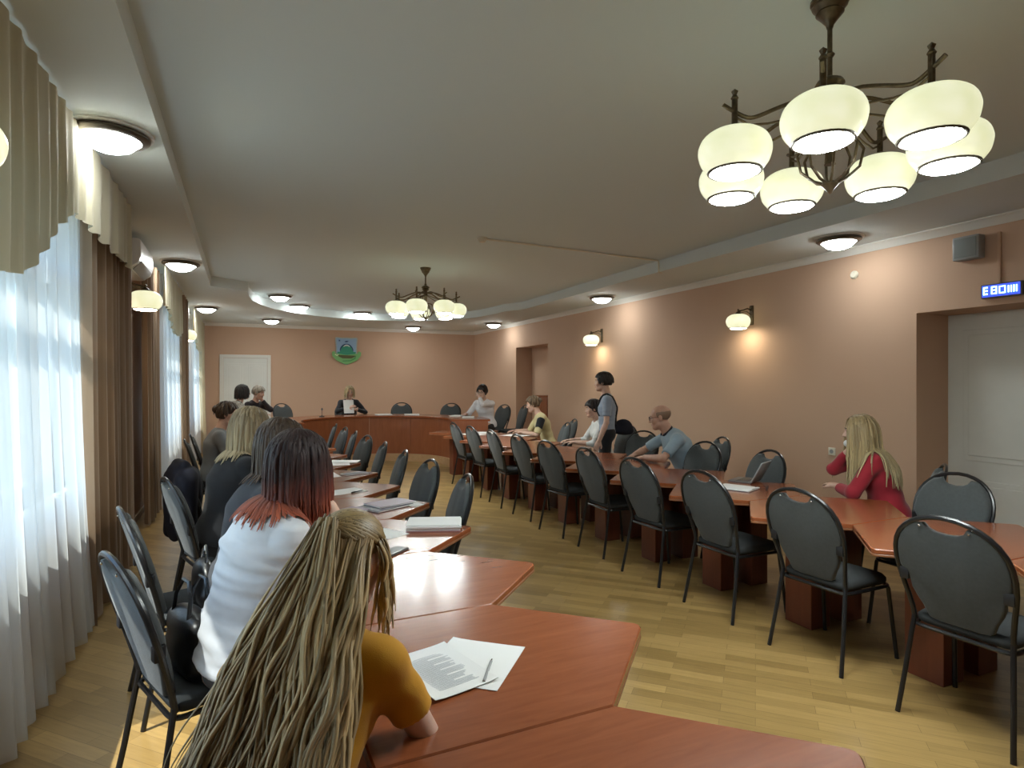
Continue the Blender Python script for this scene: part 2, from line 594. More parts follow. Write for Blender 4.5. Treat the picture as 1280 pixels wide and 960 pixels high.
def hairmat(name, stops, rough=.45, lockvar=.3):
    """stops: colours along the strand (attribute 'along'), varied per lock (attribute 'lock')"""
    m, nt, out = new_mat(name)
    b = pbsdf(nt, out, stops[0][1], rough, 0, .4)
    al = node(nt, 'ShaderNodeAttribute', attribute_name='along')
    r = node(nt, 'ShaderNodeValToRGB')
    cr = r.color_ramp
    while len(cr.elements) < len(stops): cr.elements.new(.5)
    for e, (p, c) in zip(cr.elements, stops):
        e.position = p; e.color = (*c, 1)
    nt.links.new(al.outputs['Fac'], r.inputs[0])
    lk = node(nt, 'ShaderNodeAttribute', attribute_name='lock')
    mr = node(nt, 'ShaderNodeMapRange')
    mr.inputs['To Min'].default_value = 1 - lockvar; mr.inputs['To Max'].default_value = 1 + lockvar
    nt.links.new(lk.outputs['Fac'], mr.inputs[0])
    mx = node(nt, 'ShaderNodeVectorMath', operation='SCALE')
    nt.links.new(r.outputs[0], mx.inputs[0]); nt.links.new(mr.outputs[0], mx.inputs['Scale'])
    nt.links.new(mx.outputs[0], b.inputs['Base Color'])
    return m
def hm(name, *cols, lockvar=.3, rough=.45):
    n = len(cols)
    return hairmat(name, [(i / max(1, n - 1), c) for i, c in enumerate(cols)], rough, lockvar)
HAIR = {
    'honey': hm('honey_blonde_hair', (.23, .155, .065), (.38, .27, .13), (.36, .26, .135), lockvar=.4),
    'blonde': hm('ash_blonde_hair', (.17, .125, .07), (.30, .23, .13), (.34, .27, .16)),
    'pale': hm('pale_blonde_hair', (.28, .20, .10), (.40, .31, .16), (.42, .33, .19)),
    'redblack': hairmat('dyed_red_hair', [(0, (.018, .009, .009)), (.35, (.03, .010, .009)), (.6, (.11, .022, .013)), (1, (.42, .10, .045))], .58, .3),
    'brown': hm('brown_hair', (.045, .028, .018), (.06, .036, .022)),
    'dark': hm('dark_hair', (.016, .012, .011), (.02, .014, .013)),
    'lightbrown': hm('light_brown_hair', (.13, .085, .05), (.18, .12, .07)),
    'grey': hm('grey_blond_hair', (.28, .25, .21), (.33, .30, .25)),
    'stubble': hm('cropped_hair', (.24, .15, .10), (.24, .15, .10)),
}
_cl = {}
def fabric(name, col, rough=.8, var=.05):
    if name not in _cl:
        _cl[name] = plain(name, col, rough, 0, .25, var=var, vscale=14, bump=.25, bscale=500, Sheen_Weight=.15)
    return _cl[name]
M['eyewhite'] = plain('eye_white', (.50, .47, .45), .25)
M['iris'] = plain('dark_iris', (.03, .02, .015), .15)
M['lips'] = plain('lip_colour', (.40, .14, .12), .45)
M['brow'] = plain('eyebrow_hair', (.07, .045, .03), .7)
# ------------------------------------------------------------------ room shell
XL, XR, YF, YB = -1.10, 6.0, -2.4, 16.05     # left, right, behind the camera, far wall
ZS, ZC = 3.01, 3.16                          # soffit height, raised ceiling height
YW = [(.6, 5.3), (8.7, 11.0), (13.1, 15.5)]  # window openings along the left wall
Z0, Z1 = .85, 2.72

struct('floor', MB().box((XL - .4, YF - .2, -.12), (XR + .8, YB + .2, 0)), M['floor'])
struct('ceiling', MB().box((XL - .4, YF - .2, ZC), (XR + .8, YB + .2, ZC + .12)), M['ceil'])

# soffit around the raised ceiling: outer rectangle with the raised outline cut out
inner = [(-.45, YF + .3), (4.93, YF + .3), (4.95, 6.0), (5.02, 10.75), (4.82, 11.15)]
cu = [(4.80, 11.6), (4.70, 12.3), (4.45, 12.95), (4.05, 13.45), (3.45, 13.8), (2.75, 13.92), (2.0, 13.78), (1.4, 13.5), (.95, 13.1), (.58, 12.65), (.33, 12.1), (.16, 11.5), (.10, 10.95)]
inner += cu + [(.08, 10.4), (-.43, 10.05)]
outer = [(XL, YF), (XR, YF), (XR, YB), (XL, YB)]
bm = bmesh.new()
def loop(bm, pts, z):
    vs = [bm.verts.new((x, y, z)) for x, y in pts]
    return vs, [bm.edges.new((vs[i], vs[(i + 1) % len(vs)])) for i in range(len(vs))]
vo, eo = loop(bm, outer, ZS); vi, ei = loop(bm, inner, ZS)
bmesh.ops.triangle_fill(bm, edges=eo + ei, use_beauty=True, normal=(0, 0, -1))
vt = [bm.verts.new((x, y, ZC + .002)) for x, y in inner]
for i in range(len(inner)):
    j = (i + 1) % len(inner)
    bm.faces.new((vi[i], vi[j], vt[j], vt[i]))
sm = MB(); sm.addbm(bm)
so = struct('trim_1', sm, M['soffit'], True)

# far wall with its door opening closed by the door slab in front
struct('wall_back', MB().box((XL - .4, YB, 0), (XR + .8, YB + .2, ZC)), M['wall'])
struct('wall_front', MB().box((XL - .4, YF - .2, 0), (XR + .8, YF, ZC)), M['wall'])
# left wall with three window openings
lw = MB()
ys = [YF] + [y for p in YW for y in p] + [YB]
for i in range(0, len(ys), 2):
    lw.box((XL - .35, ys[i], 0), (XL, ys[i + 1], ZC))
for a, b in YW:
    lw.box((XL - .35, a, 0), (XL, b, Z0)); lw.box((XL - .35, a, Z1), (XL, b, ZC))
struct('wall_left', lw, M['wall'])
# right wall with two deep niches
RD = (1.9, 3.77, 2.24)     # door niche
RN = (11.55, 13.2, 2.42)   # far niche
rw = MB()
rw.box((XR, YF, 0), (XR + .55, RD[0], ZC)); rw.box((XR, RD[1], 0), (XR + .55, RN[0], ZC)); rw.box((XR, RN[1], 0), (XR + .55, YB, ZC))
rw.box((XR, RD[0], RD[2]), (XR + .55, RD[1], ZC)); rw.box((XR, RN[0], RN[2]), (XR + .55, RN[1], ZC))
rw.box((XR + .42, RN[0], 0), (XR + .55, RN[1], RN[2])); rw.box((XR + .55, YF, 0), (XR + .75, YB, ZC))
struct('wall_right', rw, M['wall'])

# crown mouldings
def crown(mb, a, b, n):
    """a->b along the wall top, n points into the room"""
    a = Vector(a); b = Vector(b); n = Vector(n)
    prof = [(0, -.075), (.012, -.075), (.018, -.06), (.03, -.05), (.045, -.03), (.06, -.016), (.075, -.012), (.075, 0), (0, 0)]
    vs = []
    for p in (a, b):
        for u, w in prof: vs.append(p + n * u + Vector((0, 0, w)))
    k = len(prof)
    mb.add(vs, [[i, (i + 1) % k, k + (i + 1) % k, k + i] for i in range(k)] + [list(range(k))[::-1], [k + i for i in range(k)]])
mb = MB(); crown(mb, (XR, YF, ZS), (XR, YB, ZS), (-1, 0, 0)); struct('trim_2', mb, M['trim'], True)
mb = MB(); crown(mb, (XL, YB, ZS), (XR, YB, ZS), (0, -1, 0)); struct('trim_3', mb, M['trim'], True)
mb = MB(); crown(mb, (XL, YF, ZS), (XL, YB, ZS), (1, 0, 0)); struct('trim_4', mb, M['trim'], True)
# baseboards
bb = MB().box((XR - .018, RD[1], 0), (XR, RN[0], .08), bev=.004).box((XR - .018, RN[1], 0), (XR, YB, .08), bev=.004).box((XR - .018, YF, 0), (XR, RD[0], .08), bev=.004)
struct('baseboard_right', bb, M['base'])
struct('baseboard_back', MB().box((.66, YB - .018, 0), (XR, YB, .08), bev=.004), M['base'])
struct('baseboard_left', MB().box((XL, YF, 0), (XL + .018, YB, .08), bev=.004), M['base'])

# windows: white frame with two mullions, sill and glass
for i, (a, b) in enumerate(YW):
    r = bpy.data.objects.new('window_%d' % (i + 1), None); COL.objects.link(r); r['kind'] = 'structure'
    x = XL - .2
    fm = MB()
    for y in (a, b - .07): fm.box((x, y, Z0), (x + .07, y + .07, Z1), bev=.006)
    for z in (Z0, Z1 - .07): fm.box((x, a, z), (x + .07, b, z + .07), bev=.006)
    n = 3 if b - a > 3 else 2
    for k in range(1, n):
        y = a + (b - a) * k / n
        fm.box((x, y - .05, Z0), (x + .07, y + .05, Z1), bev=.006)
    fm.box((x, a, 2.18), (x + .07, b, 2.25), bev=.006)
    obj('window_frame', fm, M['pvc'], r, False)
    obj('glass_pane', MB().box((x + .03, a + .03, Z0 + .03), (x + .038, b - .03, Z1 - .03)), M['glass'], r, False)
    obj('window_sill', MB().box((x + .07, a - .04, Z0 - .03), (XL + .05, b + .04, Z0), bev=.008), M['pvc'], r, False)

# far door: two-panel white leaf with casing
def panel_door(name, w, h, cas, M_):
    r = bpy.data.objects.new(name, None); COL.objects.link(r); r['kind'] = 'structure'
    c = MB()
    c.box((-w / 2 - cas, -.035, 0), (-w / 2, 0, h + cas), bev=.006); c.box((w / 2, -.035, 0), (w / 2 + cas, 0, h + cas), bev=.006)
    c.box((-w / 2, -.035, h), (w / 2, 0, h + cas), bev=.006)
    obj('door_casing', c, M['trim'], r, False)
    return r
d1 = panel_door('door_1', .98, 2.18, .08, None)
d1.location = (.07, YB, 0)
lf = MB().box((-.485, -.022, .006), (.485, -.002, 2.175))
for sx in (-1, 1):
    for z0, z1 in ((.12, .92), (1.05, 2.05)):
        x0, x1 = (sx * .245 - .19, sx * .245 + .19)
        lf.box((x0, -.028, z0), (x1, -.020, z1), bev=.006)
        lf.box((x0 + .05, -.033, z0 + .05), (x1 - .05, -.026, z1 - .05), bev=.006)
obj('door_leaf', lf, M['door'], d1, False)
obj('door_handle', MB().tube([(.40, -.03, 1.03), (.40, -.07, 1.03), (.29, -.07, 1.03)], .01), M['chrome'], d1)
# double door in the near right niche
d2 = bpy.data.objects.new('door_2', None); COL.objects.link(d2); d2['kind'] = 'structure'
d2.location = (XR + .5, 0, 0)
yc = (RD[0] + RD[1]) / 2
for a, b in ((RD[0], yc - .004), (yc + .004, RD[1])):
    lf = MB().box((0, a, .006), (.048, b, RD[2] - .002))
    for z0, z1 in ((.12, .62), (.80, 2.08)):
        lf.box((-.008, a + .14, z0), (.002, b - .14, z1), bev=.006)
        lf.box((-.013, a + .19, z0 + .05), (-.004, b - .19, z1 - .05), bev=.006)
    l = obj('door_leaf', lf, M['door'], d2, False)
    s = 1 if a == RD[0] else -1
    yy = (b - .06) if s == 1 else (a + .06)
    obj('door_handle', MB().tube([(0, yy, 1.04), (-.05, yy, 1.04), (-.05, yy - s * .11, 1.04)], .01).box((-.004, yy - .02, .95), (0, yy + .02, 1.13)), M['chrome'], l)

# ------------------------------------------------------------------ curtains
def sheet(y0, y1, ztop, zbot, x0, amp, nf, seed, ny=None, nz=26, flare=0., top_amp=None):
    """hanging cloth facing the room, folds along y; zbot may be a function of y"""
    r = random.Random(seed)
    ny = ny or int(nf * 10)
    ph = [r.uniform(0, 6.28) for _ in range(4)]
    mb = MB()
    vs = []
    for j in range(nz + 1):
        t = j / nz
        for i in range(ny + 1):
            s = i / ny
            y = y0 + (y1 - y0) * s
            zb = zbot(y) if callable(zbot) else zbot
            a = (amp if top_amp is None else top_amp + (amp - top_amp) * min(1, t * 1.5))
            w = nf * 2 * PI * (s + .03 * math.sin(s * 9 + ph[0]) + .012 * math.sin(s * 23 + ph[1])) + .7 * math.sin(t * 2.2 + ph[2] + s * 4) * (t)
            x = x0 + a * (math.sin(w) * .75 + .25 * math.sin(1.7 * w + ph[3])) + flare * t * t
            vs.append((x, y + .25 * a * math.cos(w), ztop + (zb - ztop) * t))
    fs = [[j * (ny + 1) + i, j * (ny + 1) + i + 1, (j + 1) * (ny + 1) + i + 1, (j + 1) * (ny + 1) + i] for j in range(nz) for i in range(ny)]
    return mb.add(vs, fs)

def sstep(a, b, x):
    t = max(0, min(1, (x - a) / (b - a))); return t * t * (3 - 2 * t)

def pelmet_bottom(a, b, low, high, e):
    def f(y):
        m = min(y - a, b - y)
        base = low + (high - low) * (1 - sstep(e * .55, e * 1.7, m))
        return base + .012 * abs(math.sin(y * 9.))
    return f
# window 1 (nearest)
def pb1(y):
    z = 1.97 + .50 * sstep(2.95, 4.05, y)
    if y < 1.9: z = 1.97 + .5 * (1 - sstep(.7, 1.9, y))
    return z + .02 * abs(math.sin(y * 10.))
tag(obj('pelmet', sheet(.3, 5.75, 2.99, pb1, -.83, .022, 30, 3, nz=10, top_amp=.012), M['pelmet'], angle=180),
    'cream gathered pelmet with a scalloped edge over the nearest window', 'pelmet', 'cream pelmets over the windows')
tag(obj('sheer_curtain', sheet(2.98, 4.66, 2.9, .03, -.965, .045, 10, 5, flare=.09), M['sheer'], angle=180),
    'white sheer curtain glowing with daylight at the left edge of the room', 'curtain', 'sheer curtains')
tag(obj('sheer_curtain', sheet(.45, 2.42, 2.9, .03, -.95, .045, 11, 6, flare=.06), M['sheer'], angle=180),
    'white sheer curtain panel at the near end of the first window, beyond the left edge', 'curtain', 'sheer curtains')
tag(obj('drape', sheet(4.55, 6.3, 2.93, .02, -.905, .042, 9, 8, flare=.03), M['drape'], angle=180),
    'brown floor-length drape gathered between the nearest window and the pier', 'curtain', 'brown drapes')
# window 2
tag(obj('drape', sheet(7.55, 8.6, 2.93, .02, -.97, .05, 6, 18, flare=.03), M['drape'], angle=180),
    'brown drape on the near side of the second window, beside the pier', 'curtain', 'brown drapes')
tag(obj('pelmet', sheet(8.35, 11.45, 2.99, pelmet_bottom(8.35, 11.45, 2.25, 2.5, .7), -.86, .03, 17, 11, nz=10, top_amp=.012), M['pelmet'], angle=180),
    'cream gathered pelmet over the second window, past the wall lamp on the pier', 'pelmet', 'cream pelmets over the windows')
tag(obj('sheer_curtain', sheet(8.45, 10.7, 2.9, .03, -.93, .05, 13, 12, flare=.05), M['sheer'], angle=180),
    'bright white sheer curtain in the second window', 'curtain', 'sheer curtains')
tag(obj('drape', sheet(10.6, 11.5, 2.93, .02, -.87, .055, 5, 13, flare=.03), M['drape'], angle=180),
    'brown drape at the far side of the second window', 'curtain', 'brown drapes')
# window 3
tag(obj('pelmet', sheet(12.85, 15.85, 2.99, pelmet_bottom(12.85, 15.85, 2.25, 2.5, .7), -.84, .03, 17, 14, nz=10, top_amp=.012), M['pelmet'], angle=180),
    'cream gathered pelmet over the farthest window, next to the back wall', 'pelmet', 'cream pelmets over the windows')
tag(obj('sheer_curtain', sheet(12.95, 15.1, 2.9, .03, -.92, .05, 12, 15, flare=.05), M['sheer'], angle=180),
    'white sheer curtain in the farthest window', 'curtain', 'sheer curtains')
tag(obj('drape', sheet(15.0, 15.85, 2.93, .02, -.84, .055, 5, 16, flare=.06), M['drapelining'], angle=180),
    'cream drape hanging in the far left corner by the back wall', 'curtain')

# ------------------------------------------------------------------ lamps
SHADE = [(.035, .105), (.07, .103), (.105, .09), (.135, .065), (.150, .03), (.150, 0), (.140, -.035), (.118, -.065), (.103, -.078)]
def _smooth_profile(P, k=4):
    out = []
    for i in range(len(P) - 1):
        a = P[max(i - 1, 0)]; b = P[i]; c = P[i + 1]; d = P[min(i + 2, len(P) - 1)]
        for j in range(k):
            t = j / k
            out.append(tuple(.5 * (2 * b[q] + (c[q] - a[q]) * t + (2 * a[q] - 5 * b[q] + 4 * c[q] - d[q]) * t * t + (3 * b[q] - a[q] - 3 * c[q] + d[q]) * t ** 3) for q in (0, 1)))
    return out + [P[-1]]
SHADE = _smooth_profile(SHADE)
def shade_set(parent, c, s=1., shade='shade', bulb='bulb', name='lamp_shade'):
    sh = obj(name, MB().lathe([(r * s, z * s) for r, z in SHADE], 40), M[shade], parent, loc=c)
    # lathe closes the top; the bottom carries a bronze ring and the lit opening
    ring = [( .108 * s * math.cos(2 * PI * k / 28), .108 * s * math.sin(2 * PI * k / 28), -.074 * s) for k in range(28)]
    obj('shade_ring', MB().tube(ring, .0065 * s, 6, closed=True), M['ring'], sh)
    obj('lit_opening', MB().lathe([(0, -.094 * s), (.05 * s, -.093 * s), (.09 * s, -.086 * s), (.101 * s, -.079 * s)], 20), M[bulb], sh)
    return sh

def chandelier(label, loc, rod, ph):
    r = thing('chandelier', label, 'chandelier', loc, 0, 'seven-lamp chandeliers')   # loc = ceiling point
    obj('ceiling_canopy', MB().lathe([(.075, 0), (.075, -.012), (.066, -.02), (.069, -.028), (.052, -.05), (.055, -.057), (.035, -.08), (.016, -.105), (.012, -.12)], 20), M['bronze'], r)
    zh = -rod
    obj('rod', MB().tube([(0, 0, -.1), (0, 0, zh + .02)], .010, 8).lathe([(.012, 0), (.020, -.01), (.012, -.022)], 10, c=(0, 0, -.22)), M['bronze'], r)
    hub = MB().lathe([(.012, .05), (.05, .03), (.058, .015), (.04, 0), (.05, -.012), (.028, -.03), (.024, -.075), (.034, -.085), (.022, -.10), (.016, -.30), (.022, -.32)], 16, c=(0, 0, zh))
    obj('hub', hub, M['bronze'], r)
    zs = zh - .30        # shade centre height
    # wire basket under the hub
    bk = MB()
    for k in range(8):
        a = 2 * PI * k / 8
        bk.tube([(q * math.cos(a), q * math.sin(a), zh + z) for q, z in ((.022, -.20), (.09, -.215), (.125, -.27), (.11, -.34), (.06, -.385), (.02, -.40))], .006, 6)
    bk.lathe([(.03, -.395), (.034, -.405), (.02, -.42), (.008, -.44), (0, -.445)], 12, c=(0, 0, zh))
    obj('basket', bk, M['bronze'], r)
    for k in range(7):
        a = ph + 2 * PI * k / 7
        ca, sa = math.cos(a), math.sin(a)
        P = [(.02, -.06), (.12, -.055), (.22, -.09), (.32, -.135), (.37, -.145), (.425, -.125), (.475, -.10)]
        am = MB().tube([(q * ca, q * sa, zh + z) for q, z in _smooth_profile(P, 3)], .0085, 8)
        am.tube([(q * ca, q * sa, zh + z) for q, z in ((.02, -.09), (.15, -.13), (.28, -.165), (.36, -.175), (.415, -.15))], .005, 6)
        am.tube([(.425 * ca, .425 * sa, zh - .07), (.425 * ca, .425 * sa, zh - .2)], .012, 8)
        am.lathe([(0, .0), (.014, -.012), (.008, -.026), (.016, -.04), (.008, -.05)], 10, c=(.425 * ca, .425 * sa, zh - .03))
        am.lathe([(.012, 0), (.042, -.012), (.042, -.02)], 12, c=(.425 * ca, .425 * sa, zh - .178))
        obj('arm', am, M['bronze'], r)
        shade_set(r, (.425 * ca, .425 * sa, zs), .95)
    return r
fa = math.atan2(-1.77, -2.25)
chandelier('large bronze chandelier with seven glowing glass shades nearest the camera, upper right', (2.25, 1.77, ZC), .37, fa - .05)
chandelier('bronze chandelier with seven glowing glass shades at the far end of the room', (2.32, 8.14, ZC), .29, fa + .35)

def downlight(loc, label):
    r = thing('ceiling_light', label, 'ceiling light', loc, 0, 'round ceiling lights')
    obj('backplate', MB().lathe([(.225, 0), (.225, -.010), (.195, -.014)], 32), M['white'], r)
    obj('rim', MB().lathe([(.190, -.012), (.205, -.022), (.203, -.034), (.186, -.046), (.160, -.05), (.153, -.04)], 36), M['ring'], r)
    obj('diffuser', MB().lathe([(.160, -.046), (.14, -.062), (.11, -.092), (.06, -.112), (0, -.12)], 28), M['dome'], r)
for (x, y, z), l in [
    ((-.70, 4.14, ZS), 'round ceiling light with dark rim above the nearest window curtain'),
    ((-.67, 8.2, ZS), 'round ceiling light on the left soffit beyond the first air conditioner'),
    ((-.62, 12.8, ZS), 'round ceiling light on the left soffit beside the far window'),
    ((5.44, 4.18, ZS), 'round ceiling light on the right soffit nearest the door niche'),
    ((5.47, 8.58, ZS), 'round ceiling light on the right soffit above the farther wall lamp'),
    ((5.5, 13.4, ZS), 'round ceiling light on the right soffit in the far right corner'),
    ((.62, 11.7, ZC), 'round ceiling light in the raised ceiling, leftmost and nearest of the far group'),
    ((1.07, 13.0, ZC), 'round ceiling light close to the curved step, above the white back door'),
    ((2.45, 13.7, ZC), 'round ceiling light in the raised ceiling straight above the wall emblem'),
    ((.6, 14.6, ZS), 'round ceiling light on the far soffit above the white back door'),
    ((3.95, 15.0, ZS), 'round ceiling light on the far soffit right of the wall emblem')]:
    downlight((x, y, z), l)

def sconce(loc, side, label):
    """loc on the wall, side = +1 when the lamp reaches towards +x"""
    r = thing('wall_lamp', label, 'wall lamp', loc, 0 if side > 0 else PI, 'bronze wall lamps')
    bp = MB().box((0, -.03, -.11), (.018, .03, .14), bev=.008).lathe([(0, .03), (.015, .015), (.015, -.015), (0, -.03)], 10, c=(.025, 0, .11))
    obj('wall_plate', bp, M['bronze'], r)
    am = MB().tube([(.018, 0, .08), (.08, 0, .10), (.15, 0, .075), (.22, 0, .06), (.235, 0, .03)], .009, 8)
    am.tube([(.018, 0, .02), (.09, 0, .06), (.18, 0, .045), (.22, 0, .055)], .005, 6)
    am.lathe([(.006, .06), (.014, .05), (.01, .035), (.042, .0), (.042, -.01)], 12, c=(.235, 0, .025))
    obj('arm', am, M['bronze'], r)
    shade_set(r, (.235, 0, -.085), .98, 'sconceshade', 'sconcebulb')
for x, y, z, sd, l in [
    (XR, 5.85, 2.42, -1, 'bronze wall lamp with opal shade on the peach right wall, nearer the camera'),
    (XR, 9.4, 2.42, -1, 'bronze wall lamp with opal shade on the right wall above the standing boy'),
    (XL, 6.85, 2.44, 1, 'bronze wall lamp with opal shade on the dark pier below the first air conditioner'),
    (XL, 11.75, 2.46, 1, 'bronze wall lamp with opal shade between the two far left windows'),
    (XL, 2.52, 2.42, 1, 'bronze wall lamp with opal shade cut by the left edge of the photo')]:
    sconce((x, y, z), sd, l)

# air conditioners on the piers
def aircon(loc, label):
    r = thing('air_conditioner', label, 'air conditioner', loc, 0, 'wall air conditioners')
    prof = [(0, 0), (.12, 0), (.19, .05), (.215, .12), (.21, .27), (.19, .285), (0, .285)]
    b = MB(); L = .85
    M_ = Matrix(((1, 0, 0, 0), (0, 0, -1, L / 2), (0, 1, 0, 0), (0, 0, 0, 1)))
    b.prism(prof, 0, L, bev=.006, M=M_)
    obj('casing', b, M['white'], r, angle=30)
    v = MB()
    M2 = Matrix.Translation((.175, 0, .035)) @ Matrix.Rotation(math.radians(-48), 4, 'Y')
    v.box((-.055, -.36, -.004), (.055, .36, .004), bev=.003, M=M2)
    obj('louvre', v, M['greyplastic'], r)
    g = MB()
    for k in range(5): g.box((.03 + k * .03, -.4, .283), (.045 + k * .03, .4, .288))
    obj('intake_grille', g, M['greyplastic'], r)
aircon((XL, 7.15, 2.66), 'white wall air conditioner on the pier between the nearest windows')
aircon((XL, 12.1, 2.66), 'white wall air conditioner above the far left wall lamp')

# emblem on the back wall
r = thing('wall_emblem', 'blue and green shield emblem with a ribbon hanging on the back wall', 'emblem', (2.46, YB, 2.40))
Mv = Matrix(((1, 0, 0, 0), (0, 0, -1, 0), (0, 1, 0, 0), (0, 0, 0, 1)))   # polygon x,y -> x,z ; extrusion towards the room
sh = [(-.26, .36), (-.13, .345), (0, .352), (.13, .345), (.26, .36), (.285, .33), (.265, .1), (.265, -.1), (.22, -.22), (.1, -.32), (0, -.36), (-.1, -.32), (-.22, -.22), (-.265, -.1), (-.265, .1), (-.285, .33)]
green = plain('emblem_green', (.08, .30, .10), .4); green2 = plain('emblem_light_green', (.20, .46, .17), .4)
blue = plain('emblem_blue', (.32, .48, .68), .4); dblue = plain('emblem_dark_blue', (.03, .07, .22), .4); teal = plain('emblem_teal', (.04, .30, .20), .4)
obj('shield_border', MB().prism(sh[::-1], .002, .03, M=Mv), plain('emblem_silver', (.45, .52, .50), .35, .2), r, False)
obj('shield', MB().prism([(x * .9, y * .92) for x, y in sh[::-1]], .025, .04, M=Mv), blue, r, False)
hill = [(-.235, -.02)] + [(.17 * math.cos(a), -.02 + .19 * math.sin(a)) for a in np.linspace(PI, 0, 12)] + [(.235, -.02), (.2, -.2), (0, -.3), (-.2, -.2)]
obj('hill', MB().prism(hill[::-1], .038, .05, M=Mv), teal, r, False)
arc = [(.165 * math.cos(a), -.02 + .20 * math.sin(a), 0) for a in np.linspace(PI * .95, PI * .05, 14)]
obj('hill_outline', MB().tube([(x, -.05, z) for x, z, _ in arc], .013, 6), dblue, r)
obj('cloud', MB().tube([(x * .7, -.052, -.01 + (z + .02) * .8) for x, z, _ in arc[3:11]], [.006, .014, .018, .02, .02, .018, .012, .006], 8), plain('emblem_white', (.7, .75, .75), .4), r)
obj('bird', MB().tube([(-.045, -.045, .235), (-.01, -.045, .25), (.01, -.045, .245), (.045, -.045, .262)], [.006, .016, .016, .006], 8), dblue, r)
obj('star', MB().prism([(-.18 + (.03 if k % 2 else .013) * math.cos(k * PI / 4), .27 + (.03 if k % 2 else .013) * math.sin(k * PI / 4)) for k in range(8)], .04, .048, M=Mv), dblue, r, False)
rib = [(-.37, -.03), (-.31, .0), (-.27, -.06), (0, -.10), (.27, -.06), (.31, .0), (.37, -.03), (.36, -.12), (.26, -.24), (.12, -.31), (0, -.345), (-.12, -.31), (-.26, -.24), (-.36, -.12)]
obj('ribbon', MB().prism(rib[::-1], .045, .062, bev=.004, M=Mv), green2, r, False)
obj('ribbon_band', MB().prism([(-.22, -.10), (-.2, -.145), (-.1, -.19), (.12, -.19), (.2, -.15), (.22, -.115), (.1, -.11)], .06, .067, M=Mv), plain('emblem_brown', (.10, .10, .035), .4), r, False)
obj('ribbon_scroll', MB().prism([(-.30, -.10), (-.24, -.13), (-.2, -.095), (-.21, -.08), (-.24, -.105), (-.285, -.08)][::1], .06, .068, M=Mv), plain('emblem_cream', (.7, .75, .5), .4), r, False)
obj('ribbon_fold', MB().prism([(.24, -.12), (.22, -.2), (.1, -.26), (-.1, -.27), (-.1, -.245), (.09, -.235), (.2, -.17), (.215, -.12)][::-1], .06, .066, M=Mv), green, r, False)

# things on the right wall
t = thing('led_sign', 'small lit blue LED display on the wall over the right door niche', 'display', (XR, 3.03, 2.36))
obj('case', MB().box((-.045, -.155, -.062), (0, .155, .062), bev=.005), M['metalgrey'], t, False)
obj('screen', MB().box((-.048, -.143, -.05), (-.044, .143, .05)), plain('blue_display_glass', (.03, .05, .35), .2, Emission_Color=(.04, .08, .9, 1), Emission_Strength=.55), t, False)
cy = MB(); bl = MB()
def seg(mb, y0, z0, y1, z1): mb.box((-.051, min(y0, y1), min(z0, z1)), (-.047, max(y0, y1), max(z0, z1)))
for z in (-.03, -.002, .026): seg(cy, .132, z, .098, z + .012)
seg(cy, .132, -.03, .122, .038)
for y in (.07, .035):
    seg(bl, y, -.03, y - .008, .038)
seg(bl, .07, .028, .03, .038); seg(bl, .07, -.03, .03, -.02); seg(bl, .07, 0, .03, .009)
for y in (.012, -.03):
    seg(bl, y, -.03, y - .008, .034)
seg(bl, .012, .026, -.03, .034); seg(bl, .012, -.03, -.038, -.021)
for y in (-.055, -.075, -.095, -.115): seg(bl, y, -.028, y - .009, .03)
obj('lit_mark', cy, M['led_cyan'], t, False)
obj('lit_digits', bl, M['led_cyan'], t, False)
t = thing('speaker_box', 'pale grey square wall speaker under the crown moulding at upper right', 'speaker', (XR, 3.28, 2.77))
obj('cabinet', MB().box((-.10, -.11, -.105), (0, .11, .105), bev=.012), M['greyplastic'], t)
obj('grille', MB().box((-.106, -.09, -.085), (-.098, .09, .085), bev=.003), plain('grey_grille_cloth', (.22, .24, .24), .8, bump=.5, bscale=600), t)
tag(obj('cable_duct', MB().box((-.016, -.014, 2.425), (0, .014, 2.87), bev=.003), M['wall'], loc=(XR, 3.06, 0)), 'peach cable duct on the wall joining the speaker to the blue display', 'cable duct')
t = thing('wall_socket', 'square ivory power socket low on the right wall', 'socket', (XR, 4.69, .80))
obj('socket_plate', MB().box((-.012, -.042, -.042), (0, .042, .042), bev=.004), M['switch'], t)
Mx = Matrix(((0, 0, -1, 0), (1, 0, 0, 0), (0, 1, 0, 0), (0, 0, 0, 1)))
obj('socket_well', MB().lathe([(.024, .012), (.024, .0135), (0, .0135)], 16, M=Mx), M['greyplastic'], t)
tag(obj('wall_sensor', MB().lathe([(.045, 0), (.045, .012), (.03, .028), (0, .03)], 18, M=Mx), M['switch'], loc=(XR, 4.42, 2.72)), 'small round ivory sensor on the right wall below the ceiling light', 'sensor')

# smoke detector with its cable on the ceiling
t = thing('smoke_detector', 'small white smoke detector in the middle of the ceiling', 'smoke detector', (2.41, 6.2, ZC))
obj('base', MB().lathe([(.055, 0), (.055, -.018), (.05, -.02)], 18), M['switch'], t)
obj('sensor_head', MB().lathe([(.044, -.018), (.044, -.035), (.03, -.05), (0, -.052)], 18), M['switch'], t)
tag(obj('ceiling_cable', MB().tube([(2.46, 6.2, ZC - .012), (3.3, 6.25, ZC - .012), (4.2, 6.32, ZC - .012), (4.92, 6.38, ZC - .012), (4.935, 6.385, ZC - .03), (4.935, 6.385, ZS - .006), (4.99, 6.39, ZS - .011)], .011, 6), M['switch']),
    'thin cable running across the ceiling from the smoke detector to the right step', 'cable')
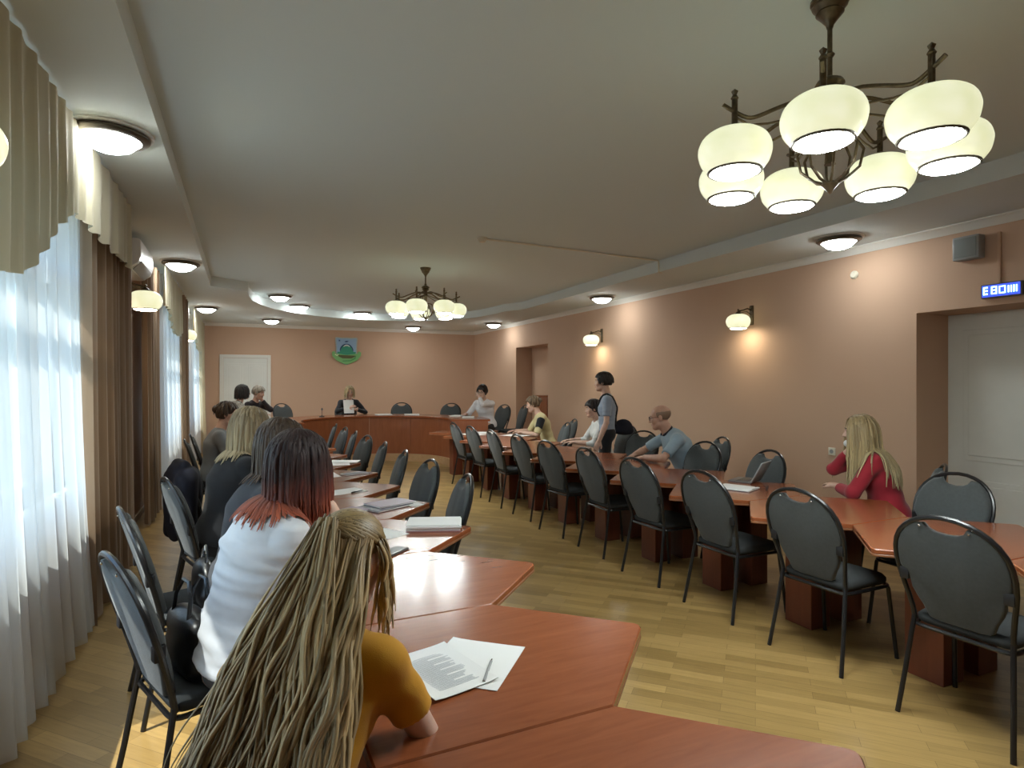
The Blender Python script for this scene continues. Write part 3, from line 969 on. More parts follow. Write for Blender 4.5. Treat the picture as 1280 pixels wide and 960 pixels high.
# ------------------------------------------------------------------ chairs
def chair_proto(label, group, loc, rz):
    r = thing('chair', label, 'chair', loc, rz, group)
    ZT = .965
    def yb(z): return -.185 - .140 * (max(0, z - .44) / .49) ** 1.15      # lean of the backrest
    # half width of tube at height z
    def hw(z):
        t = (z - .44) / (.74 - .44)
        if z <= .74: return .195 + .04 * sstep(0, 1, t)
        return .235 * math.sqrt(max(0, 1 - ((z - .74) / (ZT - .74)) ** 2.3))
    path = []
    zs = [.44, .5, .56, .62, .68, .74, .79, .835, .875, .905, .930, .948, .960]
    L = [(-hw(z), z) for z in zs] + [(0, ZT)]
    L = L + [(-x, z) for x, z in L[-2::-1]]
    obj('back_frame', MB().tube([(x, yb(z), z) for x, z in L], .0115, 8), M['tube'], r)
    # padded back: outline in (x, z); crescent hand grip at the top, waist above the seat
    def pw(z):
        w = hw(z) - .012
        if z < .64: w = min(w, .125 + .062 * sstep(.46, .62, z))
        elif z < .70: w = min(w, .187 + .034 * sstep(.645, .70, z))
        return w
    right = [(pw(z), z) for z in (.475, .52, .56, .60, .635, .655, .675, .70, .74, .78, .82, .86, .895, .923)]
    grip = [(.088, .931), (.072, .908), (.045, .895), (.0, .890)]
    half = [(0, .462), (.08, .462), (.112, .466)] + right + grip[:-1]
    outl = half + [(0, .890)] + [(-x, z) for x, z in half[::-1][:-1]]
    def ring(d, off):
        n = len(outl); q = []
        for i in range(n):
            a = Vector(outl[i - 1]); b = Vector(outl[i]); c = Vector(outl[(i + 1) % n])
            e = (c - a).normalized()
            p = b + Vector((-e.y, e.x)) * d
            q.append((p.x, yb(p.y) + off, p.y))
        return q
    rs = [ring(.010, -.010), ring(.002, -.007), ring(0, .0), ring(.0, .018), ring(.008, .030), ring(.022, .036)]
    pm = MB(); n = len(outl); vs = [p for q in rs for p in q]
    fs = [[i * n + k, (i + 1) * n + k, (i + 1) * n + (k + 1) % n, i * n + (k + 1) % n] for i in range(len(rs) - 1) for k in range(n)]
    fs += [list(range(n)), [(len(rs) - 1) * n + k for k in range(n)][::-1]]
    pm.add(vs, [f[::-1] for f in fs])
    obj('backrest', pm, M['fabric'], r, angle=50)
    for s in (-1, 1):
        obj('bracket', MB().box((s * .207 - .02, yb(.665) - .016, .635), (s * .207 + .02, yb(.665) + .02, .69), bev=.004), M['blackplastic'], r)
        obj('rivet', MB().lathe([(.006, 0), (.005, .004), (0, .006)], 8, M=Matrix.Translation((s * .098, yb(.915) - .012, .915)) @ Matrix.Rotation(PI / 2, 4, 'X')), M['chrome'], r)
    # seat
    sp = fillet([(-.20, -.19), (.20, -.19), (.215, .20), (-.215, .20)], [.06, .06, .09, .09], 5)
    st = MB().prism(sp, .425, .475, bev=.016)
    obj('seat', st, M['seatfab'], r, angle=50)
    # frame ring under the seat and the bar behind the backrest
    sr = fillet([(-.20, -.195), (.20, -.195), (.21, .19), (-.21, .19)], .05, 4)
    obj('seat_frame', MB().tube([(x, y, .417) for x, y in sr], .010, 6, closed=True), M['tube'], r)
    for s in (-1, 1):
        obj('leg', MB().tube([(s * .195, yb(.46), .46), (s * .198, -.195, .42), (s * .215, -.235, .18), (s * .228, -.27, .0)], .0115, 8), M['tube'], r)
        obj('leg', MB().tube([(s * .197, .165, .42), (s * .203, .175, .40), (s * .222, .225, 0)], .0115, 8), M['tube'], r)
    return r
PROTO = None
def chair(x, y, face, label, group, z=0):
    global PROTO
    rz = rz_face(*face)
    if PROTO is None:
        PROTO = chair_proto(label, group, (x, y, z), rz); return PROTO
    return dup(PROTO, (x, y, z), rz, label, group)

# ------------------------------------------------------------------ conference tables: hexagons whose points face the aisle
PITCH = .785
HT = .73
def hexpoly(a=.64, b=.25, h=PITCH / 2 - .0015):
    return fillet([(a, 0), (b, h), (-b, h), (-a, 0), (-b, -h), (b, -h)], [.035, .008, .008, .035, .008, .008], 4)
def pentpoly(a=.64, b=.25, c=.36, h=PITCH / 2 - .0015):
    return fillet([(a, 0), (b, h), (-c, h), (-c, -h), (b, -h)], [.035, .008, .008, .008, .008], 4)
TP = {}
def conf_table(x, y, rz, label, group, poly):
    if poly in TP: return dup(TP[poly], (x, y, 0), rz, label, group)
    r = thing('conference_table', label, 'table', (x, y, 0), rz, group)
    p = poly()
    obj('tabletop', MB().prism(p, HT - .026, HT, bev=.004), M['table'], r, angle=30)
    q = [(a * 1.004, b) for a, b in p]
    obj('edge_band', MB().prism([(a * 1.0015, b * 1.0) for a, b in p], HT - .038, HT - .024, bev=.003), M['table_edge'], r, angle=30)
    for s in (-1, 1):
        obj('pedestal', MB().box((s * .15 - .085, -.10, 0), (s * .15 + .085, .10, HT - .036), bev=.004), M['pedestal'], r, False)
    obj('cross_panel', MB().box((-.068, -.012, .30), (.068, .012, HT - .036), bev=.003), M['pedestal'], r, False)
    TP[poly] = r
    return r
LEFT_T = []
for n in range(12):
    y = .905 + PITCH * n
    x = 1.285 - .022 * y - .64
    LEFT_T.append((x, y))
    conf_table(x, y, 0.022, 'pointed reddish table, %s from the camera in the row beside the windows' % ORD[n], 'tables in the window row', pentpoly)
RIGHT_T = []
for n in range(12):
    y = 1.23 + PITCH * n
    RIGHT_T.append((3.50, y))
    conf_table(3.50, y, 0, 'pointed reddish table, %s from the camera in the row along the right wall' % ORD[n], 'tables in the right row', hexpoly)

# chairs, aisle side of the right row (backs to the aisle)
RC = [(1.66, 3.12, .07), (2.44, 3.14, .05), (3.20, 3.14, .02), (3.98, 3.15, .05), (4.77, 3.19, -.02), (5.56, 3.18, .08), (6.35, 3.22, .03), (7.13, 3.22, -.05), (7.92, 3.22, .04), (8.70, 3.24, .0)]
for n, (y, x, a) in enumerate(RC):
    chair(x, y, (math.cos(a), math.sin(a)), 'grey padded chair, %s from the camera on the aisle side of the right tables' % ORD[n], 'chairs on the aisle side of the right tables')
# chairs, wall side of the right row
for x, y, a, l in [(3.93, 2.41, 3.14, 'empty grey chair in front of the white door niche at right'),
                   (3.92, 3.97, 3.0, 'empty grey chair behind the small open laptop on the right tables'),
                   (3.96, 4.76, 3.2, 'empty grey chair just in front of the bald man, nearer the camera'),
                   (4.26, 6.08, 3.5, 'empty grey chair between the bald man and the standing boy'),
                   (4.20, 8.12, 2.9, 'empty grey chair right of the woman in the cream top'),
                   (4.52, 5.22, 2.85, 'grey chair that the bald man sits on, behind his back'),
                   (4.44, 2.98, 2.21, 'grey chair that the woman in red sits on'),
                   (4.64, 7.08, 3.14, 'grey chair of the person half hidden by the standing boy'),
                   (4.75, 8.86, 2.9, 'grey chair of the woman in the cream top')]:
    chair(x, y, (math.cos(a), math.sin(a)), l, 'chairs on the wall side of the right tables')
# chairs, aisle side of the window row
LC = [(3.70, 1.0, -.14), (4.46, 1.0, .08), (5.26, .98, -.12), (6.08, .98, -.10), (6.86, .97, .14), (7.62, .95, -.1), (8.32, .94, .05), (9.12, .92, -.1)]
for n, (y, x, a) in enumerate(LC):
    chair(x, y, (-math.cos(a), -math.sin(a)), 'grey padded chair, %s from the camera on the aisle side of the window tables' % ORD[n], 'chairs on the aisle side of the window tables')
# chairs, window side
for x, y, f, l in [(-.11, 2.58, (.92, .38), 'grey chair with a black handbag, under the woman in the white shirt'),
                   (-.20, 3.42, (.97, .25), 'grey chair seen nearly edge on behind the chair with the handbag'),
                   (-.12, 4.40, (.93, .3), 'grey chair in front of the dark coat, beside the black-topped blonde woman'),
                   (-.12, 5.05, (.93, .3), 'grey chair with a dark coat hung over its back'),
                   (-.06, 1.25, (.8, .6), 'grey chair under the woman in the mustard yellow shirt'),
                   (-.22, 7.20, (1, .1), 'grey chair of the person in the grey top by the curtain'),
                   (-.22, 7.95, (1, .1), 'grey chair of the fair-haired person behind the grey top')]:
    chair(x, y, f, l, 'chairs on the window side')

# ------------------------------------------------------------------ podium and curved presidium desk
pod = MB()
CX, CY = 2.22, 10.89
def arcp(R, a0, a1, n=40): return [(CX + R * math.cos(a), CY + R * math.sin(a)) for a in np.linspace(a0, a1, n)]
pp = arcp(1.32, -.38, PI + .24) + [(.8, 10.45), (-.55, 10.45), (-.55, YB - .02), (XR - .03, YB - .02), (XR - .03, 10.3)]
pod.prism(pp[::-1] if False else [p for p in pp], 0, .15)
o = struct('floor.001', pod, M['plinth'])
DZ = .15
dk = thing('curved_desk', 'long curved reddish wood desk on the podium at the far end', 'desk', (CX, CY, DZ))
def arcband(R0, R1, z0, z1, a0, a1, n=48, bev=.004):
    a = np.linspace(a0, a1, n)
    poly = [(R1 * math.cos(t), R1 * math.sin(t)) for t in a] + [(R0 * math.cos(t), R0 * math.sin(t)) for t in a[::-1]]
    return MB().prism(poly, z0, z1, bev=bev)
A0, A1 = -.375, PI + .22
obj('desktop', arcband(1.31, 2.02, .725, .76, A0 - .005, A1 + .005), M['table'], dk, angle=30)
nseg = 6
for k in range(nseg):
    a0 = A0 + (A1 - A0) * k / nseg; a1 = A0 + (A1 - A0) * (k + 1) / nseg
    obj('front_panel', arcband(1.34, 1.36, .0, .726, a0 + .002, a1 - .002, 12, .002), M['desk_panel'], dk, angle=30)
for a in (A0, A1):
    c, s = math.cos(a), math.sin(a)
    Mx2 = Matrix.Rotation(a, 4, 'Z')
    obj('end_panel', MB().box((1.36, -.012, 0), (1.98, .012, .726), bev=.002, M=Mx2), M['desk_panel'], dk, False)

# chairs around the desk (on the podium)
for x, y, f, l in [(3.30, 13.55, (-.25, -1), 'empty grey chair behind the curved desk, right of the woman with the paper'),
                   (4.08, 12.65, (-.6, -.8), 'empty grey chair behind the curved desk, beside the woman in the white blouse'),
                   (.95, 14.0, (.5, -.85), 'empty grey chair behind the left part of the curved desk'),
                   (5.0, 11.3, (-.9, .1), 'dark grey chair standing by the far niche, right of the woman in the white blouse'),
                   (2.12, 13.55, (.05, -1), 'grey chair of the woman in black at the curved desk'),
                   (4.72, 11.55, (-.95, -.3), 'grey chair of the woman in the white blouse'),
                   (-.05, 11.9, (1, .1), 'grey chair of the dark-haired person at the left end of the curved desk'),
                   (.2, 12.75, (.85, -.5), 'grey chair of the person with a hand to the face by the back door')]:
    chair(x, y, f, l, 'chairs around the curved desk', DZ)

# lectern-like cabinet in the far niche
t = thing('cabinet', 'low brown wooden cabinet standing in the far right niche', 'cabinet', (XR + .22, 11.95, .15))
obj('body', MB().box((-.17, -.3, 0), (.17, .3, 1.12), bev=.006), M['desk_panel'], t, False)
obj('top', MB().box((-.19, -.32, 1.12), (.19, .32, 1.15), bev=.006), M['table'], t, False)
for s in (-1, 1):
    d = obj('door', MB().box((-.185, s * .15 - .142, .06), (-.168, s * .15 + .142, 1.08), bev=.004), M['desk_panel'], t, False)
    obj('knob', MB().lathe([(.008, 0), (.012, .012), (0, .02)], 10, M=Matrix.Translation((-.185, s * .03, .6)) @ Matrix.Rotation(-PI / 2, 4, 'Y')), M['chrome'], d)

# ------------------------------------------------------------------ things on the tables
def sheet_paper(name, label, x, y, rz, w=.21, h=.297, z=HT, th=.0012, group=None, lines=0, mat=None, seed=0, cat='paper'):
    r = thing(name, label, cat, (x, y, z), rz, group)
    n = 8; rr = random.Random(seed)
    a, b = rr.uniform(0, .004), rr.uniform(0, .004)
    vs = []
    for lvl in (0, 1):
        for j in range(n + 1):
            for i in range(n + 1):
                u = i / n - .5; v = j / n - .5
                zz = .0005 + a * (u * 2) ** 4 + b * (v * 2) ** 4 * (1 if v > 0 else .2)
                vs.append((u * w, v * h, zz + lvl * th))
    m = (n + 1) ** 2
    g = lambda i, j, l: l * m + j * (n + 1) + i
    fs = []
    for j in range(n):
        for i in range(n):
            fs.append([g(i, j, 1), g(i + 1, j, 1), g(i + 1, j + 1, 1), g(i, j + 1, 1)]); fs.append([g(i, j, 0), g(i, j + 1, 0), g(i + 1, j + 1, 0), g(i + 1, j, 0)])
    for i in range(n):
        fs += [[g(i, 0, 0), g(i + 1, 0, 0), g(i + 1, 0, 1), g(i, 0, 1)], [g(i, n, 1), g(i + 1, n, 1), g(i + 1, n, 0), g(i, n, 0)],
               [g(0, i, 1), g(0, i + 1, 1), g(0, i + 1, 0), g(0, i, 0)], [g(n, i, 0), g(n, i + 1, 0), g(n, i + 1, 1), g(n, i, 1)]]
    obj('sheet', MB().add(vs, fs), mat or M['paper'], r)
    if lines:
        ln = MB()
        for k in range(lines):
            yy = h * .38 - k * h * .76 / lines
            ww = w * .78 * (rr.uniform(.75, 1) if k % 5 else .5)
            ln.box((-w * .39, yy - h * .0085, .0023), (-w * .39 + ww, yy + h * .0085, .0027))
        obj('printed_lines', ln, M['ink'], r, False)
    return r
def stack(name, label, x, y, rz, w, h, layers, z=HT, cat='paper', group=None):
    """layers: list of (part, thickness, material, jitter)"""
    r = thing(name, label, cat, (x, y, z), rz, group)
    zz = 0; rr = random.Random(int(x * 100 + y * 1000))
    for nm, th, m, j in layers:
        Mm = Matrix.Translation((rr.uniform(-j, j), rr.uniform(-j, j), 0)) @ Matrix.Rotation(rr.uniform(-j, j) * 6, 4, 'Z')
        obj(nm, MB().box((-w / 2, -h / 2, zz), (w / 2, h / 2, zz + th), bev=min(.002, th * .3), M=Mm), m, r, False)
        zz += th + .0003
    return r
def pen(label, x, y, rz, z=HT, mat=None, L=.14):
    r = thing('pen', label, 'pen', (x, y, z + .0045), rz)
    obj('barrel', MB().tube([(-L / 2, 0, 0), (L / 2 - .02, 0, 0)], .0042, 8), mat or M['blackplastic'], r)
    obj('tip', MB().tube([(L / 2 - .02, 0, 0), (L / 2 - .006, 0, 0), (L / 2, 0, -.001)], [.004, .0022, .0006], 8), M['chrome'], r)
    obj('cap', MB().tube([(-L / 2 - .002, 0, 0), (-L / 2 + .05, 0, 0)], .0047, 8).box((-L / 2, -.0015, .0045), (-L / 2 + .04, .0015, .006)), mat or M['blackplastic'], r)
    return r
# nearest table: two papers, a printed one over a blank one, with a pen
sheet_paper('paper', 'large blank white sheet on the foreground table, right of the yellow shirt', .62, 1.67, .86, .28, .24, seed=1)
sheet_paper('paper', 'printed white page lying over the blank sheet in the foreground', .515, 1.655, .86 - .62, .20, .285, z=HT + .0035, lines=30, seed=2)
pen('slim grey pen on the foreground papers', .64, 1.60, 1.02, z=HT + .0022, mat=M['greyplastic'])
# third and further tables
stack('paper_stack', 'thick stack of white papers on a mauve folder at a table tip', 1.00, 3.33, -.35, .30, .21, [('folder', .006, M['pinkfolder'], .0), ('sheets', .014, M['paper'], .008), ('sheets', .012, M['paper'], .01), ('sheets', .006, M['paper'], .006)], cat='paper stack')
sheet_paper('paper', 'small white sheet beside the ponytail, left of the paper stack', .72, 3.30, .5, .15, .21, seed=4)
t = thing('phone', 'dark smartphone lying on the table by the blonde ponytail', 'phone', (.67, 2.92, HT), 2.3)
obj('body', MB().box((-.04, -.08, 0), (.04, .08, .010), bev=.003), M['metalgrey'], t); obj('screen', MB().box((-.036, -.075, .0095), (.036, .075, .0108)), M['screen'], t, False)
stack('notebook', 'mauve notebook lying left of the dark folders', .62, 3.93, -.9, .16, .22, [('cover', .002, M['mauvebook'], 0), ('pages', .010, M['paper'], 0), ('cover', .002, M['mauvebook'], 0)], cat='notebook')
stack('folder', 'dark document folder on the table under another folder', .86, 4.02, -1.0, .23, .32, [('cover', .003, M['darkfolder'], 0), ('sheets', .006, M['paper'], .004), ('cover', .003, M['darkfolder'], 0)], cat='folder')
stack('folder', 'mauve grey folder on top of the dark folder', .91, 4.06, -1.15, .20, .29, [('cover', .002, M['mauvebook'], 0), ('sheets', .004, M['paper'], .004), ('cover', .002, M['mauvebook'], 0)], z=HT + .0135, cat='folder')
sheet_paper('paper', 'white note at the table tip behind the dark folders', 1.06, 4.03, .2, .10, .14, seed=6)
sheet_paper('paper', 'white paper with a pen, two tables past the dark folders', .71, 4.72, .35, .297, .21, seed=7)
pen('black pen on the white paper two tables past the folders', .80, 4.66, .7, z=HT + .002)
stack('notebook', 'dark notebook next to a white paper in the middle of the window row', .93, 5.60, .3, .22, .12, [('cover', .002, M['darkfolder'], 0), ('pages', .006, M['paper'], 0), ('cover', .002, M['darkfolder'], 0)], cat='notebook')
sheet_paper('paper', 'white paper left of the dark notebook in the window row', .68, 5.62, .1, .21, .297, seed=8)
sheet_paper('paper', 'wide spread of white paper on the window row before the leaning chair', .80, 6.40, 1.45, .297, .42, seed=9)
sheet_paper('paper', 'second white paper overlapping the wide spread', .98, 6.52, 1.2, .21, .297, z=HT + .003, seed=10)
sheet_paper('paper', 'small white paper on the far window tables', .75, 7.25, .1, .21, .20, seed=11)
stack('box', 'small brown box on the far window tables', .72, 8.62, .2, .12, .16, [('carton', .07, M['base'], 0), ('lid', .012, M['plinth'], 0)], cat='box')
t = thing('water_glass', 'clear drinking glass beside the small brown box', 'glass', (.90, 8.5, HT))
obj('tumbler', MB().lathe([(.028, 0), (.034, .1), (.031, .1), (.026, .006), (0, .006)], 16), M['glass'], t)
# black leather pouch hanging near a tip
# right row
stack('paper_stack', 'white booklet beside the laptop on the right tables', 3.53, 3.60, .4, .21, .28, [('cover', .003, M['darkfolder'], 0), ('sheets', .012, M['paper'], .004)], cat='booklet')
t = thing('glasses', 'black-rimmed eyeglasses beside the white booklet', 'glasses', (3.66, 3.42, HT + .004), .6)
for s in (-1, 1):
    rg = [(s * .034 + .024 * math.cos(a), 0, .018 + .018 * math.sin(a)) for a in np.linspace(0, 2 * PI, 16, endpoint=False)]
    obj('rim', MB().tube(rg, .002, 6, closed=True), M['blackplastic'], t)
    obj('temple_arm', MB().tube([(s * .058, 0, .024), (s * .06, .07, .020), (s * .055, .13, .0)], .0018, 6), M['blackplastic'], t)
obj('bridge', MB().tube([(-.011, 0, .02), (0, .002, .024), (.011, 0, .02)], .002, 6), M['blackplastic'], t)
t = thing('laptop', 'small open grey laptop seen edge-on on the right tables', 'laptop', (3.92, 3.78, HT), rz_face(.45, -.9) + PI)
obj('keyboard_base', MB().box((-.13, 0, 0), (.13, .19, .014), bev=.004), M['metalgrey'], t)
obj('keys', MB().box((-.115, .03, .0135), (.115, .13, .0155), bev=.001), M['blackplastic'], t)
Ml = Matrix.Translation((0, 0, .012)) @ Matrix.Rotation(math.radians(28), 4, 'X')
ld = obj('lid', MB().box((-.13, -.006, 0), (.13, .006, .185), bev=.004, M=Ml), M['greyplastic'], t)
obj('screen', MB().box((-.118, .0055, .014), (.118, .0068, .172), M=Ml), M['screen'], ld, False)
for x, y, a, l in [(3.42, 9.22, .2, 'white paper on the far end of the right tables'), (3.75, 9.45, -.3, 'white paper before the woman in the cream top'), (3.95, 8.75, .5, 'white sheet under the cream-top woman\'s hand')]:
    sheet_paper('paper', l, x, y, a, .297, .40, lines=0, seed=int(x * 100))
# curved desk
for x, y, a, l in [(2.66, 12.45, .1, 'white papers on the curved desk right of the woman in black'), (3.2, 12.25, -.3, 'white papers on the curved desk before an empty chair'),
                   (3.88, 11.35, .9, 'spread of white papers before the woman in the white blouse'), (3.93, 10.85, 1.2, 'white papers on the right end of the curved desk')]:
    stack('paper_stack', l, x, y, a, .3, .22, [('sheets', .012, M['paper'], .004), ('sheets', .008, M['paper'], .01)], z=DZ + .76, cat='papers')
t = thing('microphone', 'small dark microphone on the curved desk, left of the woman in black', 'microphone', (1.42, 12.3, DZ + .76))
obj('foot', MB().lathe([(.05, 0), (.05, .012), (.012, .022), (.008, .03)], 16), M['blackplastic'], t)
obj('stem', MB().tube([(0, 0, .02), (0, .01, .08), (0, -.01, .13)], .005, 6), M['blackplastic'], t)
obj('head', MB().lathe([(0, 0), (.016, .01), (.018, .03), (.01, .05), (0, .054)], 12, c=(0, -.012, .12)), M['metalgrey'], t)

# bag, coat
t = thing('handbag', 'black leather handbag with a metal buckle, beside the white shirt', 'handbag', (-.12, 2.62, .476), rz_face(.92, .38))
hb = SDF()
hb.ell((0, -.07, .11), (.16, .06, .12), k=.03).cone((-.12, -.07, .05), (.12, -.07, .05), .06, .06, .04).cone((-.11, -.07, .17), (.11, -.07, .17), .035, .035, .05).plane((0, 0, 0), (0, 0, -1))
sdf_obj('bag_body', hb, .008, M['leather'], t, (.004, (14, 14, 14), 3))
for dy in (-.10, -.04):
    obj('strap', MB().tube([(-.08, dy, .19), (-.075, dy + .01, .27), (-.03, dy + .02, .33), (.03, dy + .02, .33), (.075, dy + .01, .27), (.08, dy, .19)], .008, 6), M['leather'], t)
obj('buckle', MB().tube([(.10, -.012, .10), (.145, -.012, .10), (.145, -.004, .16), (.10, -.004, .16)], .004, 6, closed=True).tube([(.12, -.01, .10), (.12, -.008, .16)], .003, 6), M['chrome'], t)
t = thing('handbag', 'small black bag with a chrome handle on the second window-side chair', 'handbag', (-.12, 3.42, .476), rz_face(.97, .25))
hb = SDF().ell((.05, -.07, .10), (.13, .05, .11), k=.03).cone((-.06, -.07, .04), (.15, -.07, .04), .045, .045, .04).plane((0, 0, 0), (0, 0, -1))
sdf_obj('bag_body', hb, .008, M['leather'], t, (.004, (14, 14, 14), 5))
obj('handle', MB().tube([(.0, -.07, .18), (.01, -.065, .24), (.05, -.06, .27), (.09, -.065, .24), (.10, -.07, .18)], .008, 8), M['chrome'], t)
t = thing('coat', 'dark coat hung over a chair back beside the brown drape', 'coat', (-.12, 5.05, 0), rz_face(.93, .3))
ct = SDF()
ct.cone((-.16, -.29, .90), (.16, -.29, .90), .055, .055, .04)
ct.ell((0, -.345, .70), (.23, .05, .27), k=.05).ell((0, -.225, .74), (.21, .045, .2), k=.05)
ct.cone((-.20, -.31, .86), (-.27, -.30, .45), .06, .05, .04).cone((.20, -.31, .86), (.27, -.30, .45), .06, .05, .04)
ct.cone((-.10, -.30, .97), (.10, -.30, .97), .03, .03, .04)
sdf_obj('coat_cloth', ct, .01, M['coat'], t, (.012, (7, 7, 5), 9), it=2)
# ------------------------------------------------------------------ people
def nrm(v):
    v = np.array(v, float); return v / max(np.linalg.norm(v), 1e-9)
def rotm(yaw, pitch, roll=0):
    """columns right, forward, up; yaw>0 turns left, pitch>0 looks up"""
    cy, sy = math.cos(yaw), math.sin(yaw); cp, sp = math.cos(pitch), math.sin(pitch); cr, sr = math.cos(roll), math.sin(roll)
    Rz = np.array([[cy, -sy, 0], [sy, cy, 0], [0, 0, 1]]); Rx = np.array([[1, 0, 0], [0, cp, -sp], [0, sp, cp]]); Ry = np.array([[cr, 0, sr], [0, 1, 0], [-sr, 0, cr]])
    return Rz @ Rx @ Ry

def strands(N, start, dirs, length, body, gravity=.5, stiff=.6, rad=.007, nseg=14, wave=.0, rng=None, margin=.006, rvar=.35, alongscale=1., spread=0., n=5, tip=.25):
    """grow N locks: start (N,3), dirs (N,3); collide with sdf body; returns MB with attributes along/lock"""
    rng = rng or RNG
    L = np.broadcast_to(np.asarray(length, float), (N,)) * rng.uniform(.85, 1.1, N)
    p = np.array(start, float); d = np.array(dirs, float)
    d /= np.maximum(np.linalg.norm(d, axis=1, keepdims=True), 1e-9)
    ds = L / nseg
    pts = [p.copy()]
    ph = rng.uniform(0, 6.28, N); fr = rng.uniform(.8, 1.6, N)
    lat = rng.normal(size=(N, 3)); lat[:, 2] *= .2
    for i in range(nseg):
        g = np.array([0, 0, -1.])
        d = d * stiff + g * gravity * (1 - stiff) * 2 + lat * spread * .05
        d += wave * np.sin(ph + fr * i * .9)[:, None] * np.stack([np.cos(ph * 3), np.sin(ph * 3), np.zeros(N)], 1)
        d /= np.maximum(np.linalg.norm(d, axis=1, keepdims=True), 1e-9)
        q = p + d * ds[:, None]
        for _ in range(2):
            sd = body.at(q)
            m = np.maximum(margin - sd, 0)
            if m.max() > 0:
                q = q + body.grad(q) * m[:, None]
        nd = q - p
        d = nd / np.maximum(np.linalg.norm(nd, axis=1, keepdims=True), 1e-9)
        p = q
        pts.append(p.copy())
    pts = np.stack(pts, 1)       # N, nseg+1, 3
    R = rad * (1 + rvar * rng.uniform(-1, 1, N))
    lk = rng.random(N)
    m = nseg + 1
    T = np.gradient(pts, axis=1); T /= np.maximum(np.linalg.norm(T, axis=2, keepdims=True), 1e-9)
    out = body.grad(pts.reshape(-1, 3)).reshape(pts.shape)
    U = np.cross(T, out); U /= np.maximum(np.linalg.norm(U, axis=2, keepdims=True), 1e-6)
    W = np.cross(U, T)
    prof = np.concatenate([[.6], np.ones(m - 2)]) if m > 2 else np.ones(m - 1)
    prof = np.concatenate([prof, [tip]])
    t = np.linspace(0, 1, m)
    prof = np.minimum(.55 + t * 5, 1) * np.where(t > .7, 1 - (1 - tip) * (t - .7) / .3, 1)
    an = np.arange(n) * 2 * PI / n
    ring = (U[:, :, None, :] * np.cos(an)[None, None, :, None] * 1.5 + W[:, :, None, :] * np.sin(an)[None, None, :, None] * .65)
    V = pts[:, :, None, :] + ring * (R[:, None] * prof[None, :])[:, :, None, None]
    V = V.reshape(-1, 3)
    base = np.arange(N)[:, None, None] * m * n
    i_ = np.arange(m - 1)[None, :, None] * n; k = np.arange(n)[None, None, :]; k2 = (k + 1) % n
    F = np.stack([base + i_ + k, base + i_ + k2, base + i_ + n + k2, base + i_ + n + k], -1).reshape(-1, 4)
    al = np.repeat(np.tile(t * alongscale, N), n)
    lo = np.repeat(lk, m * n)
    return V, F, al, lo

def hair_obj(name, parts, mat, parent):
    V = []; F = []; A = []; L = []; o = 0
    for v, f, a, l in parts:
        V.append(v); F.append(f + o); A.append(a); L.append(l); o += len(v)
    V = np.concatenate(V); F = np.concatenate(F)
    me = bpy.data.meshes.new(name)
    me.from_pydata(V.tolist(), [], F.tolist())
    me.materials.append(mat)
    me.polygons.foreach_set('use_smooth', [True] * len(F))
    for nm, val in (('along', A), ('lock', L)):
        at = me.attributes.new(nm, 'FLOAT', 'POINT'); at.data.foreach_set('value', np.concatenate(val).astype(float).tolist())
    me.update()
    return obj(name, me, mat, parent)

def hand(S, w, d, nrmv, side, curl=.5, k=.012, sp=1.):
    """w wrist, d pointing along the forearm, nrmv back-of-hand normal; side +1 right hand"""
    d = nrm(d); nn = nrm(np.array(nrmv) - d * np.dot(nrmv, d)); x = np.cross(d, nn) * 1.0   # towards the little finger or thumb
    x = x * side
    pc = w + d * .048
    S.ell(pc, (.040, .052, .016), np.stack([x, d, nn], 1), k=.015)
    Ls = [(.036, .030, .022), (.041, .033, .024), (.038, .031, .022), (.030, .024, .019)]
    for i, (a, b, c) in enumerate(Ls):
        off = (-.027 + .018 * i) * sp
        p0 = w + d * (.088 - .004 * abs(i - 1)) - x * off
        ang = curl * .5
        q = p0
        dd = d - x * off * 2.
        for j, l in enumerate((a, b, c)):
            ang_ = curl * (.35 + .55 * j) * 1.2
            dv = nrm(nrm(dd) * math.cos(ang_) - nn * math.sin(ang_))
            e = q + dv * l
            S.cone(q, e, .0088 - .0006 * j, .0080 - .0008 * j, k=.005)
            q = e
    tb = w + d * .028 + x * .028
    t1 = tb + nrm(d * .75 + x * .62 - nn * .25) * .040
    t2 = t1 + nrm(d * .92 + x * .15 - nn * .35) * .030
    S.cone(tb, t1, .013, .0105, k=.012); S.cone(t1, t2, .0105, .0085, k=.005)

def ik(S, W, l1, l2, hint):
    v = W - S; D = np.linalg.norm(v)
    if D > (l1 + l2) * .985:
        W = S + v / D * (l1 + l2) * .985; v = W - S; D = np.linalg.norm(v)
    a = (l1 * l1 - l2 * l2 + D * D) / (2 * D)
    hgt = math.sqrt(max(l1 * l1 - a * a, 1e-6))
    u = v / D
    hn = nrm(hint - u * np.dot(hint, u))
    return S + u * a + hn * hgt, W

